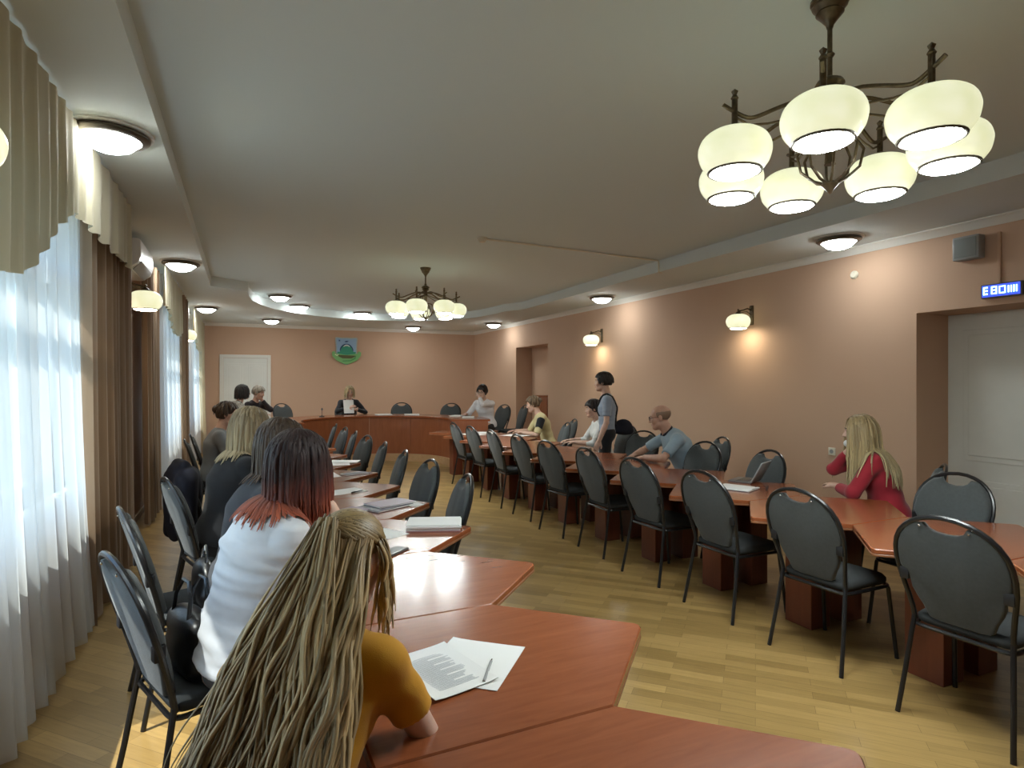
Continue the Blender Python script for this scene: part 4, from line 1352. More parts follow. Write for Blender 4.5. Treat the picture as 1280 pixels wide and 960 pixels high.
PEOPLE = []
def person(label, x, y, face, z=0., sc=1., girth=1., lean=.12, side=0., stand=False, seat=.475, look=(0, -.1), headroll=0., male=False,
           lh=(-.16, .36, .80), rh=(.16, .36, .80), hl=(-.6, -.3, -.7), hr=(.6, -.3, -.7), curl=.5, palm_l=(0, .2, 1), palm_r=(0, .2, 1),
           top=('white_cotton', (.7, .7, .72)), sleeve=.55, collar=None, bottom=('dark_trousers', (.02, .022, .03)), skirt=False,
           hair=None, tone='fair', res=.007, cres=.009, fold=.004, legs=None, vest=None, skin_long=True, brow=True, extras=None, neckline=.07):
    r = thing('person', label, 'person', (x, y, z), rz_face(*face))
    fwd = np.array([0, 1., 0]); up = np.array([0, 0, 1.]); rt = np.array([1., 0, 0])
    hipz = (.93 * sc) if stand else seat + .085
    P = np.array([0, 0, hipz])
    ud = nrm([side, math.tan(lean), 1])
    fd = nrm(fwd - ud * np.dot(fwd, ud)); rd = np.cross(fd, ud)
    T = .47 * sc
    ud2 = nrm(ud + np.array([0, .18, 0]) * (0 if stand else 1))
    Ws = P + ud * T * .36
    Ch = Ws + nrm(ud + ud2) * T * .36
    N = Ch + ud2 * T * .32
    R = rotm(look[0], look[1], headroll)
    nd = nrm(ud2 * .8 + up * .5 + np.array([0, .15, 0]) + R[:, 1] * .10)
    Hc = N + nd * .10 * sc + R @ np.array([0, .025, .088]) * sc
    hs = sc * (1.03 if male else 1.0)
    sw = (.185 if male else .165) * sc * (1 + .25 * (girth - 1))
    fd2 = nrm(fwd - ud2 * np.dot(fwd, ud2)); rd2 = np.cross(fd2, ud2)
    S = {s: N - ud2 * .055 * sc + rd2 * s * sw for s in (-1, 1)}
    l1, l2 = .285 * sc, .245 * sc
    A = {}
    for s, tgt, hint in ((-1, lh, hl), (1, rh, hr)):
        E, Wt = ik(S[s], np.array(tgt, float), l1, l2, np.array(hint, float))
        A[s] = (S[s], E, Wt)
    hipw = .095 * sc
    K = {}
    for s in (-1, 1):
        h = P + rt * s * hipw + np.array([0, .02, -.02])
        if stand:
            k = h + np.array([0.0, .02, -.43 * sc]); a = k + np.array([.0, -.03, -(hipz - .02 - .43 * sc - .075)])
        else:
            k = np.array([s * (.10 if skirt else .12), .44 * sc, seat + .055]); a = np.array([s * .11, .40 * sc, .085])
        if legs: k, a = [np.array(q[0 if s < 0 else 1], float) for q in legs]
        K[s] = (h, k, a)

    def torso(S_, g, e, k=.05):
        rw = girth * g
        fsq = .66 + .16 * (girth - 1)
        hw_ = (.165 if not male else .155) * sc * rw + e
        S_.cone(P + rd * .05 * rw, P - rd * .05 * rw, hw_ - .045, hw_ - .045, k, n=fd, sq=.92)
        S_.cone(P, Ws, hw_ * .88, (.125 if not male else .14) * sc * rw + e, k, n=fd, sq=fsq + .06)
        S_.cone(Ws, Ch, (.125 if not male else .14) * sc * rw + e, (.15 if not male else .168) * sc * rw + e, k, n=fd, sq=fsq + .02)
        S_.cone(Ch, N - ud2 * .045 * sc, (.15 if not male else .168) * sc * rw + e, .085 * sc + e, k, n=fd2, sq=.74)
        S_.cone(S[-1] - rd2 * -.02, S[1] - rd2 * .02, .050 * sc + e, .050 * sc + e, .06)
        if not male:
            for s in (-1, 1):
                S_.ell(Ch + rd2 * s * .068 * sc + fd2 * .075 * sc * g - ud2 * .01, np.array([.062, .058, .062]) * sc * g + e, k=.05)
    # skin body: one continuous surface
    B = SDF()
    torso(B, .95, -.004)
    B.cone(N - ud2 * .03, N + nd * .10 * sc, .056 * hs * (1.12 if male else 1), .050 * hs * (1.12 if male else 1), .035)
    H = lambda v: Hc + R @ (np.array(v, float) * hs)
    B.ell(H((0, -.014, .034)), np.array([.0735, .094, .080]) * hs, R, k=.03)
    B.ell(H((0, .026, -.032)), np.array([.058, .064, .082]) * hs, R, k=.03)
    B.ell(H((0, .062, -.096)), np.array([.027, .024, .022]) * hs, R, k=.035)
    for s in (-1, 1):
        B.ell(H((s * .036, .062, -.030)), np.array([.028, .026, .028]) * hs, R, k=.025)
        B.cone(H((s * .045, .02, -.075)), H((s * .015, .062, -.098)), .018 * hs, .016 * hs, .03)
    B.cone(H((-.034, .080, .016)), H((.034, .080, .016)), .010 * hs, .010 * hs, .018)
    for s in (-1, 1):
        B.ell(H((s * .031, .094, -.003)), np.array([.016, .013, .011]) * hs, R, k=.012, sub=True)
    B.cone(H((0, .088, .006)), H((0, .108, -.036)), .0075 * hs, .0115 * hs, .012)
    for s in (-1, 1):
        B.ell(H((s * .011, .098, -.039)), np.array([.009, .010, .007]) * hs, R, k=.006)
        B.ell(H((s * .075, -.006, -.012)), np.array([.010, .019, .031]) * hs, R, k=.008)
    for s in (-1, 1):
        B.cone(A[s][0], A[s][1], .043 * sc * (.7 + .3 * girth), .034 * sc * (.7 + .3 * girth), .03)
        B.cone(A[s][1], A[s][2], .035 * sc * (.75 + .25 * girth), .022 * sc, .012)
        B.cone(A[s][1] + (A[s][2] - A[s][1]) * .25, A[s][2], .036 * sc * (.75 + .25 * girth), .024 * sc, .02)
        hand(B, A[s][2], A[s][2] - A[s][1], palm_l if s < 0 else palm_r, s, curl)
        h, k, a = K[s]
        B.cone(h, k, .075 * sc * girth, .05 * sc, .04); B.cone(k, a, .048 * sc, .032 * sc, .03)
        B.cone(a, a + np.array([0, .03, -.05]), .033, .028, .02); B.cone(a + np.array([0, -.02, -.05]), a + np.array([0, .13, -.06]), .026, .02, .03)
    sk = SKIN[tone]
    body = sdf_obj('body', B, res, sk, r, it=1)
    # face details
    for s in (-1, 1):
        em = MB().lathe([(0, -.0122)] + [(.0122 * math.sin(t), -.0122 * math.cos(t)) for t in np.linspace(.2, PI - .62, 9)], 16, 0)
        em.lathe([(.0122 * math.sin(t), -.0122 * math.cos(t)) for t in np.linspace(PI - .62, PI - .001, 4)], 16, 1)
        Rm = Matrix([list(R[0]), list(R[1]), list(R[2])]).to_4x4()
        Mh = Matrix.Translation(Vector(H((s * .031, .0770, -.003)))) @ Rm @ Matrix.Rotation(-PI / 2, 4, 'X')
        me = em.mesh('eye', [M['eyewhite'], M['iris']])
        me.transform(Mh)
        obj('eye', me, None, r)
        if brow:
            obj('eyebrow', MB().tube([H((s * .014, .0915, .017)), H((s * .030, .090, .0225)), H((s * .046, .079, .017))], [.0035, .004, .002], 6), M['brow'], r)
    obj('lips', MB().tube([H((-.024, .0815, -.066)), H((-.010, .0905, -.0635)), H((0, .0915, -.0650)), (H((.010, .0905, -.0635))), H((.024, .0815, -.066))], [.002, .0048, .0052, .0048, .002], 6)
        .tube([H((-.020, .081, -.070)), H((0, .0895, -.0735)), H((.020, .081, -.070))], [.002, .0058, .002], 6), M['lips'], r)
    # garments
    C = SDF()
    torso(C, 1.0, .008)
    for s in (-1, 1):
        a, e, w = A[s]
        g2 = (.7 + .3 * girth)
        if sleeve <= 1.0:
            d = nrm(e - a); endp = a + (e - a) * sleeve
            C.cone(a, a + (e - a) * (sleeve + .25), .055 * sc * g2, .053 * sc * g2, .035, clip=(endp, d))
        else:
            C.cone(a, e, .055 * sc * g2, .047 * sc * g2, .035)
            d = nrm(w - e); endp = e + (w - e) * (sleeve - 1)
            C.cone(e, e + (w - e) * min(1.2, sleeve - 1 + .2), .047 * sc * g2, .035 * sc, .02, clip=(endp, d))
    if neckline:
        C.ell(N + nd * .075 * sc + fd2 * .015, np.array([.070, .078, neckline]) * sc, k=.012, sub=True)
    if not stand: C.plane(P - ud * .03, -ud)
    else: C.plane(P - ud * .075, -ud)
    tm = fabric(*top)
    shirt = sdf_obj('shirt', C, cres, tm, r, (fold, (13, 13, 44), int(abs(x * 100)) + 3), it=1)
    if collar:
        cm = fabric(*collar)
        pts = []
        for t in np.linspace(-2.7, 2.7, 18):
            pts.append(N + nd * (.035 + .012 * math.cos(t)) * sc + (-fd2 * math.cos(t) * .066 + rd2 * math.sin(t) * .068) * sc + fd2 * .012)
        obj('collar', MB().tube(pts, [.006] + [.013] * 16 + [.006], 7), cm, r)
    D = SDF()
    bm_ = fabric(*bottom)
    D.cone(P + rd * .05, P - rd * .05, .125 * sc * girth, .125 * sc * girth, .05, n=fd, sq=.92)
    for s in (-1, 1):
        h, k, a = K[s]
        D.cone(h, k, .088 * sc * girth, .064 * sc, .03)
        if not skirt:
            D.cone(k, a, .062 * sc, .048 * sc, .02, clip=(a, nrm(a - k)))
    if skirt:
        D.cone(K[-1][0] * .6 + K[-1][1] * .4, K[1][0] * .6 + K[1][1] * .4, .08, .08, .05)
        D.cone(K[-1][1], K[1][1], .062, .062, .03)
    D.plane(P + ud * .06, ud)
    sdf_obj('skirt' if skirt else 'trousers', D, max(cres, .011), bm_, r, (.003, (10, 10, 10), 5))
    shm = M['leather']
    for s in (-1, 1):
        a = K[s][2]
        F_ = SDF().cone(a + np.array([0, -.03, -.052]), a + np.array([0, .15, -.058]), .036, .030, .03).ell(a + np.array([0, .0, -.03]), (.036, .05, .045), k=.03).plane((0, 0, .004), (0, 0, -1))
        sdf_obj('shoe', F_, .010, shm, r)
    # collision set for hair
    Col = SDF()
    Col.p = list(C.p[:-1] if True else C.p)
    Col.p = [q for q in Col.p if not q[9] and q[0] != 'p']
    Col.cone(N - ud2 * .03, N + nd * .10 * sc, .056, .052, .03)
    HS = SDF()
    HS.ell(H((0, -.014, .034)), np.array([.0735, .094, .080]) * hs + .004, R, k=.03).ell(H((0, .02, -.032)), np.array([.060, .062, .080]) * hs, R, k=.03)
    Col.p += HS.p
    Col.ell(H((0, .085, -.045)), np.array([.060, .075, .115]) * hs, R, k=.01)
    ctx = dict(r=r, H=H, R=R, hs=hs, Col=Col, HS=HS, N=N, nd=nd, P=P, ud=ud, fd=fd2, rd=rd2, A=A, S=S, Ch=Ch, C=C, K=K, sc=sc, x=x)
    if hair: hair(ctx)
    if extras: extras(ctx)
    return r

# ---- hair styles
def cap(ctx, mat, front=.075, low=-.06, thick=.014, name='hair', extra=None, h=.006):
    H, R, hs = ctx['H'], ctx['R'], ctx['hs']
    S = SDF()
    S.ell(H((0, -.020, .040)), (np.array([.0735, .092, .078]) + thick) * hs, R, k=.02)
    S.ell(H((0, -.045, -.01)), np.array([.070, .062, .075]) * hs + thick * .6, R, k=.03)
    # open the face and cut at the nape
    S.ell(H((0, .10, -.055)), np.array([.066, .085, .122]) * hs, R, k=.012, sub=True)
    S.plane(H((0, 0, low)), -R[:, 2])
    if extra: extra(S, H, R, hs)
    P_, F_ = S.mesh(h)
    P_ = smooth_mesh(P_, F_, 1)
    P_ = P_ + normals(P_, F_) * folds(P_, .003, (60, 60, 18), 4)[:, None]
    lk = .5 + .5 * np.sin(P_ @ np.array([190., 140., 30.]))
    return (P_, F_, np.full(len(P_), .05), lk * .6 + .2)

def scalp(ctx, N, rng, amin=.1, amax=1.5, front=True, part=0.):
    """roots on the scalp with outward-down directions"""
    H, R, hs = ctx['H'], ctx['R'], ctx['hs']
    az = rng.uniform(-PI, PI, N)
    el = rng.uniform(amin, amax, N)
    if front:
        # keep the face clear: azimuth 0 = forward; there roots only on top
        f = np.abs(az) < 1.0
        el = np.where(f, np.minimum(el, .65), el)
    n = np.stack([np.sin(az) * np.sin(el), np.cos(az) * np.sin(el), np.cos(el)], 1)
    loc = n * np.array([.0735, .094, .080]) * hs + np.array([0, -.014, .034]) * hs
    tang = np.stack([np.sin(az) * np.cos(el), np.cos(az) * np.cos(el), -np.sin(el)], 1)
    return H((0, 0, 0)) + loc @ R.T, tang @ R.T, az, el, n @ R.T

def long_hair(mat, length=.40, N=240, rad=.0085, wave=.10, seed=1, front=.25, stiff=.62, capkw={}, spread=.3, fine=2.):
    capkw = dict(dict(thick=.006), **capkw)
    def f(ctx):
        rng = np.random.default_rng(seed)
        N_ = int(N * fine); rd_ = rad / fine ** .5
        p, d, az, el, n = scalp(ctx, N_, rng, .03, 1.75)
        # hair at the front is swept to the sides
        R = ctx['R']
        sidev = np.sign(np.sin(az) + 1e-6)[:, None] * R[:, 0][None, :]
        f_ = (np.abs(az) < 1.35)[:, None]
        d = np.where(f_, d * .2 + sidev * 1.0 - R[:, 1][None] * .45, d)
        L = length + .09 * np.cos(el)
        parts = [cap(ctx, mat, **capkw), strands(N_, p + n * .006, d, L, ctx['Col'], gravity=.55, stiff=stiff, rad=rd_, wave=wave, rng=rng, nseg=20, spread=spread, margin=.012)]
        hair_obj('hair', parts, mat, ctx['r'])
    return f

def short_hair(mat, N=160, length=.09, rad=.007, low=-.05, thick=.016, seed=2, extra=None):
    def f(ctx):
        rng = np.random.default_rng(seed)
        p, d, az, el, n = scalp(ctx, N, rng, .05, 1.55)
        parts = [cap(ctx, mat, low=low, thick=thick, extra=extra), strands(N, p + n * .012, d, length, ctx['HS'], gravity=.35, stiff=.7, rad=rad, wave=.05, rng=rng, nseg=6, margin=.012)]
        hair_obj('hair', parts, mat, ctx['r'])
    return f

def ponytail_hair(mat, length=.62, seed=5):
    """half-up ponytail: crown hair drawn to a tie, tail and loose hair fanning over the back"""
    def f(ctx):
        rng = np.random.default_rng(seed)
        H, R, hs, r = ctx['H'], ctx['R'], ctx['hs'], ctx['r']
        tie = H((-.005, -.104, .070))
        N1 = 420
        az = rng.uniform(-PI * .8, PI * .8, N1); el = rng.uniform(.5, 1.45, N1)
        el = np.where(np.abs(az) < .9, np.minimum(el, .95), el)
        def roots(az, el):
            n = np.stack([np.sin(az) * np.sin(el), np.cos(az) * np.sin(el), np.cos(el)], 1)
            return n, H((0, 0, 0)) + (n * np.array([.0735, .094, .080]) * hs + np.array([0, -.014, .034]) * hs) @ R.T
        n, p = roots(az, el)
        m = 11
        pts = np.zeros((N1, m, 3))
        jt = tie + rng.normal(size=(N1, 3)) * .008
        for i in range(m):
            t = i / (m - 1)
            q = p * (1 - t) + jt * t
            for _ in range(3):
                sd = ctx['HS'].at(q); q = q + ctx['HS'].grad(q) * (.006 - sd)[:, None] * (1 if t < .9 else .3)
            pts[:, i] = q
        Vs = tube_batch(pts, .0042, rng, ctx['HS'], 0., .25)
        Bk = SDF(); Bk.p = list(ctx['Col'].p)
        # tail and loose hair: clumps of wavy strands fanning from the tie down over the back
        def fan(starts, ncl, per, x0, x1, zlo, zhi, ydep, wamp, mlo, mhi, bias=0.):
            N = ncl * per
            cs = np.repeat(np.linspace(-1, 1, ncl) + rng.normal(size=ncl) * .06, per) + rng.normal(size=N) * .045
            ce = np.repeat(rng.random(ncl), per)
            ph = np.repeat(rng.uniform(0, 6.28, ncl), per) + rng.normal(size=N) * .35
            fq = np.repeat(rng.uniform(1.6, 2.8, ncl), per)
            mar = np.repeat(rng.uniform(mlo, mhi, ncl), per) + rng.uniform(0, .012, N)
            st = starts(N, cs)
            ex = (x0 + x1) / 2 + (x1 - x0) / 2 * cs + rng.normal(size=N) * .02
            ez = zlo + (zhi - zlo) * (.6 * ce + .4 * rng.random(N))
            en = np.stack([ex, ydep + rng.normal(size=N) * .02, ez], 1)
            mid = st * .5 + en * .5 + np.stack([cs * .055 + bias, -np.full(N, .055), np.full(N, .02)], 1)
            m = 30
            pts = np.zeros((N, m, 3))
            for i in range(m):
                t = i / (m - 1)
                q = st * (1 - t) ** 2 + mid * 2 * t * (1 - t) + en * t * t
                w = wamp * min(1, t * 2.2) * np.sin(ph + t * fq * 6.28)
                q = q + np.stack([w, .5 * w * np.cos(ph), np.zeros(N)], 1)
                for _ in range(3):
                    sd = Bk.at(q)
                    q = q + Bk.grad(q) * np.maximum(np.minimum(mar, .006 + .06 * t) - sd, 0)[:, None]
                pts[:, i] = q
            for _ in range(3):
                pts[:, 1:-1] = pts[:, 1:-1] * .5 + (pts[:, :-2] + pts[:, 2:]) * .25
            return tube_batch(pts, .0029, rng, Bk, .15, 1., tipw=.35, n=4)
        tail = fan(lambda N, cs: tie + rng.normal(size=(N, 3)) * .009 + np.stack([cs * .014, 0 * cs, 0 * cs], 1), 50, 30, -.155, .085, .48, .72, -.11, .014, .008, .045)
        def nape(N, cs):
            az = PI - cs * 1.55; el = rng.uniform(1.15, 1.9, N)
            return roots(az, el)[1]
        loose = fan(nape, 44, 22, -.19, .15, .52, .80, -.05, .012, .004, .02)
        # a few wisps in front of the ear
        N4 = 26
        az = rng.uniform(1.0, 1.5, N4); el = rng.uniform(1.1, 1.4, N4)
        n, p = roots(az, el)
        d = (n * .5 + np.array([0, .1, -1.])) @ R.T
        wisp = strands(N4, p, d, .24, Bk, gravity=.6, stiff=.6, rad=.004, nseg=18, wave=.22, rng=rng, spread=.5, margin=.006)
        hair_obj('hair', [cap(ctx, mat, thick=.004, low=-.07), Vs, tail, loose, wisp], mat, r)
        fx = nrm(np.array(R[:, 1]) * -.8 + R[:, 2] * .6)
        a = nrm(np.cross(fx, R[:, 0])); b = R[:, 0]
        rg = [tie + fx * .004 + (a * math.sin(t) + b * math.cos(t)) * .022 for t in np.linspace(0, 2 * PI, 18, endpoint=False)]
        obj('hair_tie', MB().tube(rg, .004, 6, closed=True), fabric('olive_elastic', (.06, .05, .03)), r)
    return f

def tube_batch(pts, rad, rng, body, a0, a1, n=5, tipw=1.):
    N, m, _ = pts.shape
    T = np.gradient(pts, axis=1); T /= np.maximum(np.linalg.norm(T, axis=2, keepdims=True), 1e-9)
    out = body.grad(pts.reshape(-1, 3)).reshape(pts.shape)
    U = np.cross(T, out); U /= np.maximum(np.linalg.norm(U, axis=2, keepdims=True), 1e-6)
    W = np.cross(U, T)
    an = np.arange(n) * 2 * PI / n
    R = rad * (1 + .3 * rng.uniform(-1, 1, N))
    V = pts[:, :, None, :] + (U[:, :, None, :] * np.cos(an)[None, None, :, None] * 1.6 + W[:, :, None, :] * np.sin(an)[None, None, :, None] * .6) * R[:, None, None, None] * (1 - (1 - tipw) * np.clip(np.linspace(0, 1, m) * 3 - 2, 0, 1))[None, :, None, None]
    base = np.arange(N)[:, None, None] * m * n
    i_ = np.arange(m - 1)[None, :, None] * n; k = np.arange(n)[None, None, :]; k2 = (k + 1) % n
    F = np.stack([base + i_ + k, base + i_ + k2, base + i_ + n + k2, base + i_ + n + k], -1).reshape(-1, 4)
    al = np.repeat(np.tile(np.linspace(a0, a1, m), N), n); lo = np.repeat(rng.random(N), m * n)
    return V.reshape(-1, 3), F, al, lo

def bun_hair(mat, seed=3):
    def ex(S, H, R, hs):
        S.ell(H((0, -.125, .03)), np.array([.04, .032, .04]) * hs, R, k=.015)
    return short_hair(mat, N=120, length=.08, low=-.06, thick=.010, seed=seed, extra=ex)

# ---- the people, nearest first
person('woman in a mustard yellow shirt with a long blonde ponytail, back to the camera', .045, 1.30, (.58, .81), lean=.47, look=(-.25, -.30), girth=.98, sc=.95,
       rh=(.06, .40, .775), lh=(-.14, .42, .765), hr=(1., -.35, -.8), hl=(-.8, 0, -.6), top=('mustard_cotton', (.52, .245, .012)), sleeve=.56, bottom=('dark_denim', (.03, .035, .05)),
       hair=ponytail_hair(HAIR['honey']), res=.005, cres=.006, fold=.005, curl=.9)
person('woman in a white shirt, dark hair dyed red at the ends, hand at her face', .0, 2.50, (.93, .28), lean=.17, side=.10, look=(.2, -.12), girth=1.28, sc=1.05,
       rh=(.10, .30, 1.06), lh=(-.14, .40, .765), hr=(.35, .6, -1.), top=('white_cotton', (.70, .71, .74)), sleeve=.62, bottom=('grey_denim', (.10, .11, .13)),
       hair=long_hair(HAIR['redblack'], .31, 300, .0085, .07, 11, stiff=.6, fine=3., spread=.15), res=.005, cres=.006, fold=.009, curl=1.1, palm_r=(.3, 1, .1))
person('person with straight brown hair in a dark jacket, behind the white shirt', -.03, 3.26, (1, .15), lean=.20, look=(.1, -.12), sc=1.06, girth=1.05, hair=long_hair(HAIR['brown'], .26, 200, .009, .04, 12),
       top=('charcoal_knit', (.03, .032, .04)), sleeve=1.85, bottom=('black_trousers', (.015, .015, .017)), lh=(-.16, .40, .765), rh=(.14, .42, .765))
person('woman with straight ash-blonde hair in a black top', -.13, 4.34, (.92, .35), lean=.16, look=(.15, -.1), sc=1.08, girth=1.12, hair=long_hair(HAIR['blonde'], .30, 260, .009, .03, 13, stiff=.66, fine=2.),
       top=('black_knit', (.010, .010, .012)), sleeve=1.85, bottom=('black_trousers', (.015, .015, .017)), lh=(-.16, .42, .765), rh=(.14, .44, .765))
person('person in a grey top in side view by the curtain, hair tied back', -.30, 7.20, (1, .05), lean=.08, look=(-.15, -.15), sc=1.02, hair=bun_hair(HAIR['brown'], 14),
       top=('heather_grey', (.17, .18, .19)), sleeve=1.8, lh=(-.16, .42, .765), rh=(.10, .36, .80))
person('fair-haired person in a pale top just behind the person in grey', -.24, 7.95, (1, .1), lean=.14, look=(0, -.1), hair=long_hair(HAIR['grey'], .14, 140, .009, .03, 15), top=('pale_grey', (.35, .35, .34)), sleeve=1.8, lh=(-.16, .42, .765), rh=(.14, .42, .765))
person('person with short dark hair in black at the left end of the curved desk', -.15, 11.9, (.95, .1), z=.15, lean=.10, look=(-.1, -.05), sc=1.06, hair=long_hair(HAIR['dark'], .17, 170, .009, .03, 16), top=('black_suit', (.016, .010, .013)), sleeve=1.9, lh=(-.15, .40, .80), rh=(.10, .40, .80))
person('fair-haired person in dark clothes with a hand to the face, before the white back door', .12, 12.72, (.75, -.65), z=.15, lean=.18, look=(.1, -.2), sc=1.05, hair=short_hair(HAIR['grey'], seed=17), top=('dark_jacket', (.022, .016, .019)), sleeve=1.85,
       lh=(-.05, .24, 1.10), rh=(.12, .36, .80), hl=(-.5, .5, -1), palm_l=(-.2, 1, 0))

def held_paper(ctx):
    r = ctx['r']
    a = (ctx['A'][-1][2] + ctx['A'][1][2]) / 2
    return a
person('blonde woman in a black jacket behind the curved desk, reading a sheet of paper', 2.10, 13.42, (-.02, -1), z=.15, lean=.10, look=(0, -.22), sc=1.03, hair=long_hair(HAIR['pale'], .17, 170, .0085, .03, 18),
       top=('black_jacket', (.014, .014, .018)), sleeve=1.9, neckline=.10, lh=(-.12, .34, .86), rh=(.06, .40, .90), hl=(-.9, -.1, -.6), hr=(.9, -.1, -.6), palm_l=(0, .3, 1), palm_r=(.6, .4, .4))
p_ = sheet_paper('paper', 'sheet of paper held up by the blonde woman at the curved desk', 2.04, 12.99, .03, .21, .297, z=1.075, seed=21)
p_.rotation_euler = (math.radians(68), 0, .03)

def glasses_on(ctx):
    H, r = ctx['H'], ctx['r']
    g = MB()
    for s in (-1, 1):
        g.tube([H((s * .033 + .023 * math.cos(a), .104 - abs(math.cos(a)) * .0, -.004 + .018 * math.sin(a))) for a in np.linspace(0, 2 * PI, 14, endpoint=False)], .0024, 6, closed=True)
        g.tube([H((s * .056, .102, .002)), H((s * .078, .05, .004)), H((s * .080, -.005, .0))], .002, 6)
    g.tube([H((-.010, .104, .0)), H((.010, .104, .0))], .0024, 6)
    obj('glasses', g, M['blackplastic'], r)
person('woman in a white blouse, dark hair and glasses, hand raised beside her face', 4.55, 11.45, (-.78, -.62), z=.15, lean=.16, look=(.12, -.15), sc=1.06, girth=1.12, hair=short_hair(HAIR['dark'], seed=19, thick=.022, low=-.07),
       top=('white_blouse', (.68, .66, .68)), sleeve=1.7, lh=(.03, .27, 1.16), rh=(.22, .46, .80), hl=(-.8, .5, -.8), palm_l=(-.3, .9, 0), bottom=('black_trousers', (.015, .015, .017)), extras=glasses_on)
def dark_sleeve(ctx):
    S, E, W = ctx['A'][-1]
    d = nrm(E - S)
    V = SDF().cone(S + d * .03, S + d * .17, .066, .060, .02)
    sdf_obj('sleeve_patch', V, .009, fabric('black_knit', (.010, .010, .012)), ctx['r'])
person('woman in a cream top with a black sleeve and tied-back light hair, writing', 4.64, 8.9, (-.95, .32), lean=.26, look=(-.2, -.25), sc=1.05, hair=bun_hair(HAIR['lightbrown'], 20), top=('cream_cotton', (.58, .50, .27)), sleeve=.95,
       lh=(-.16, .46, .765), rh=(.18, .52, .765), bottom=('khaki_trousers', (.3, .25, .15)), extras=dark_sleeve)
person('dark-haired person in a white and black top, half hidden by the standing boy', 4.56, 7.08, (-.95, .3), lean=.12, look=(0, -.1), hair=short_hair(HAIR['dark'], seed=22), top=('white_knit', (.66, .66, .64)), sleeve=1.4,
       lh=(-.14, .44, .765), rh=(.16, .44, .765), bottom=('dark_trousers', (.02, .022, .03)))
def shoulder_bag(ctx):
    r = ctx['r']; N, P, S, C = ctx['N'], ctx['P'], ctx['S'], ctx['Col']
    a = S[-1] + (N - S[-1]) * .45 + np.array([0, 0, .05])
    cen = P + np.array([.02, -.185, .12])
    def over(t0, t1, back, n=12):
        out = []
        for t in np.linspace(0, 1, n):
            q = (a * (1 - t) + cen * t) + np.array([0, back * .16 * math.sin(PI * min(1, t * 1.05)), 0])
            q = np.array([q]); 
            for _ in range(4):
                sd = C.at(q); q = q + C.grad(q) * (.010 - sd)[:, None] * (1 if sd[0] < .010 or t < .85 else .4)
            out.append(q[0])
        return out
    st = MB()
    for bk in (-1, 1): st.tube(over(0, 1, bk), .012, 6)
    obj('bag_strap', st, M['leather'], r)
    b = SDF().ell(cen + np.array([.03, -.02, -.04]), (.055, .12, .10), k=.03).cone(cen + np.array([.03, -.11, -.09]), cen + np.array([.03, .07, -.09]), .045, .045, .04)
    sdf_obj('shoulder_bag', b, .009, M['coat'], r, (.004, (15, 15, 15), 2))
person('standing boy in a pale blue-grey t-shirt with a black bag strap over his shoulder', 4.30, 6.62, (-.86, .5), stand=True, sc=.985, girth=.95, male=True, lean=.02, look=(-.2, .0), hair=short_hair(HAIR['dark'], N=420, length=.075, rad=.005, seed=23, thick=.017, low=-.045),
       top=('blue_grey_cotton', (.27, .32, .40)), sleeve=.72, lh=(-.25, .12, .80), rh=(.24, .08, .82), hl=(-.3, -1, 0), hr=(.3, -1, 0), palm_l=(-1, .3, 0), palm_r=(1, .3, 0), bottom=('black_trousers', (.012, .012, .016)), extras=shoulder_bag, res=.006, cres=.007)
def short_fringe(ctx):
    H, R, hs = ctx['H'], ctx['R'], ctx['hs']
    S = SDF().ell(H((0, -.014, .030)), (np.array([.0735, .094, .076]) + .0025) * hs, R)
    S.plane(H((0, 0, .052)), R[:, 2]); S.plane(H((0, 0, -.06)), -R[:, 2]); S.plane(H((0, .03, 0)), R[:, 1])
    P_, F_ = S.mesh(.006)
    hair_obj('hair', [(P_, F_, np.full(len(P_), .3), .5 + 0 * P_[:, 0])], HAIR['stubble'], ctx['r'])
    glasses_on(ctx)
person('bald man in a pale blue polo shirt with dark trim, leaning on the table', 4.42, 5.16, (-.93, .36), lean=.42, look=(-.35, -.15), male=True, sc=1.06, girth=1.1, hair=short_fringe, tone='ruddy',
       top=('pale_blue_pique', (.25, .32, .37)), sleeve=.80, collar=('navy_trim', (.012, .013, .022)), lh=(-.12, .54, .775), rh=(.14, .58, .775), hl=(-1, -.1, -.25), hr=(1, -.1, -.25), bottom=('dark_trousers', (.02, .022, .03)), res=.006, cres=.007)
def cup(ctx):
    H = ctx['H']; R = ctx['R']
    S = SDF().ell(H((0, .080, -.098)), np.array([.034, .034, .030]) * 1.0, R, k=.01).ell(H((0, .05, -.11)), np.array([.05, .03, .018]), R, k=.02)
    sdf_obj('face_mask', S, .005, fabric('white_mask', (.75, .76, .76)), ctx['r'])
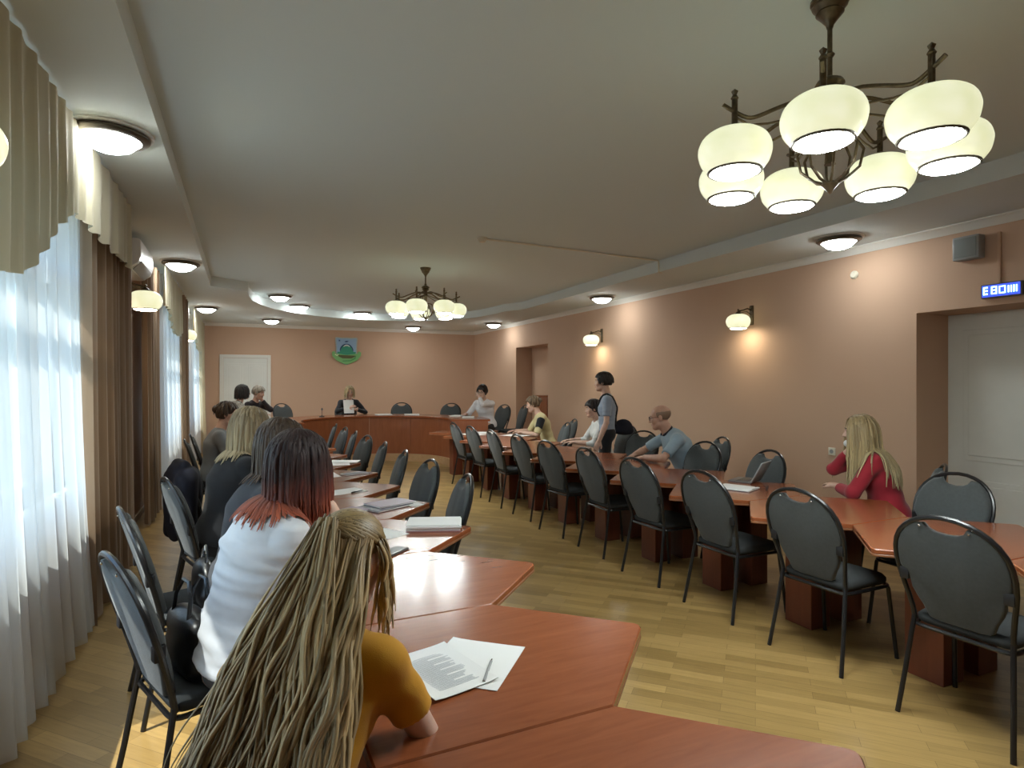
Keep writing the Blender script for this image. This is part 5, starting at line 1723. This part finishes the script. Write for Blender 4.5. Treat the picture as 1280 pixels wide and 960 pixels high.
person('woman in red with very long pale blonde hair and a white mask at her chin', 4.46, 3.0, (-.64, .77), lean=.20, look=(.05, -.08), sc=.98, girth=1.15, hair=long_hair(HAIR['pale'], .50, 280, .0085, .04, 24, stiff=.64, fine=2.),
       top=('crimson_knit', (.30, .018, .030)), sleeve=1.75, neckline=.11, rh=(.02, .25, 1.05), lh=(-.04, .36, .760), hr=(.7, .4, -1.), hl=(-1., .0, -.6), palm_r=(.3, 1, .1), bottom=('dark_skirt', (.02, .02, .025)), skirt=True, extras=cup, res=.006, cres=.007)
# ------------------------------------------------------------------ daylight, sun and camera
w = bpy.data.worlds.new('daylight'); SC.world = w; w.use_nodes = True
nt = w.node_tree
for n in list(nt.nodes): nt.nodes.remove(n)
out = nt.nodes.new('ShaderNodeOutputWorld'); bg = nt.nodes.new('ShaderNodeBackground')
sky = nt.nodes.new('ShaderNodeTexSky'); sky.sky_type = 'NISHITA'
sky.sun_disc = False; sky.sun_elevation = math.radians(52); sky.sun_rotation = math.radians(250); sky.air_density = 1.3; sky.dust_density = 1.5
tint = nt.nodes.new('ShaderNodeVectorMath'); tint.operation = 'MULTIPLY'; tint.inputs[1].default_value = (.80, .97, 1.08)
nt.links.new(sky.outputs[0], tint.inputs[0]); nt.links.new(tint.outputs[0], bg.inputs[0]); bg.inputs[1].default_value = .18
nt.links.new(bg.outputs[0], out.inputs[0])
sd = bpy.data.lights.new('sun', 'SUN'); sd.energy = 3.5; sd.angle = math.radians(.6); sd.color = (1, .95, .85)
so = bpy.data.objects.new('sun', sd); COL.objects.link(so)
so.rotation_euler = Vector((.6, .28, -.9)).to_track_quat('-Z', 'Y').to_euler()
so.location = (-6, -2, 9)
# ground outside the windows
struct('floor.002', MB().box((-40, -30, -3.2), (XL - .6, 50, -3.0)), plain('outdoor_ground', (.16, .17, .14), .9, var=.2, vscale=.5))

cd = bpy.data.cameras.new('camera'); cam = bpy.data.objects.new('camera', cd); COL.objects.link(cam)
cd.sensor_width = 36.; cd.lens = 36. * 755 / 1280; cd.clip_start = .05
cam.location = (0, 0, 1.55); cam.rotation_euler = (PI / 2, 0, -math.atan(337 / 755))
SC.camera = cam
SC.view_settings.view_transform = 'Standard'
SC.view_settings.look = 'None'
SC.view_settings.gamma = 1.
SC.view_settings.use_curve_mapping = False
SC.view_settings.exposure = 1.6
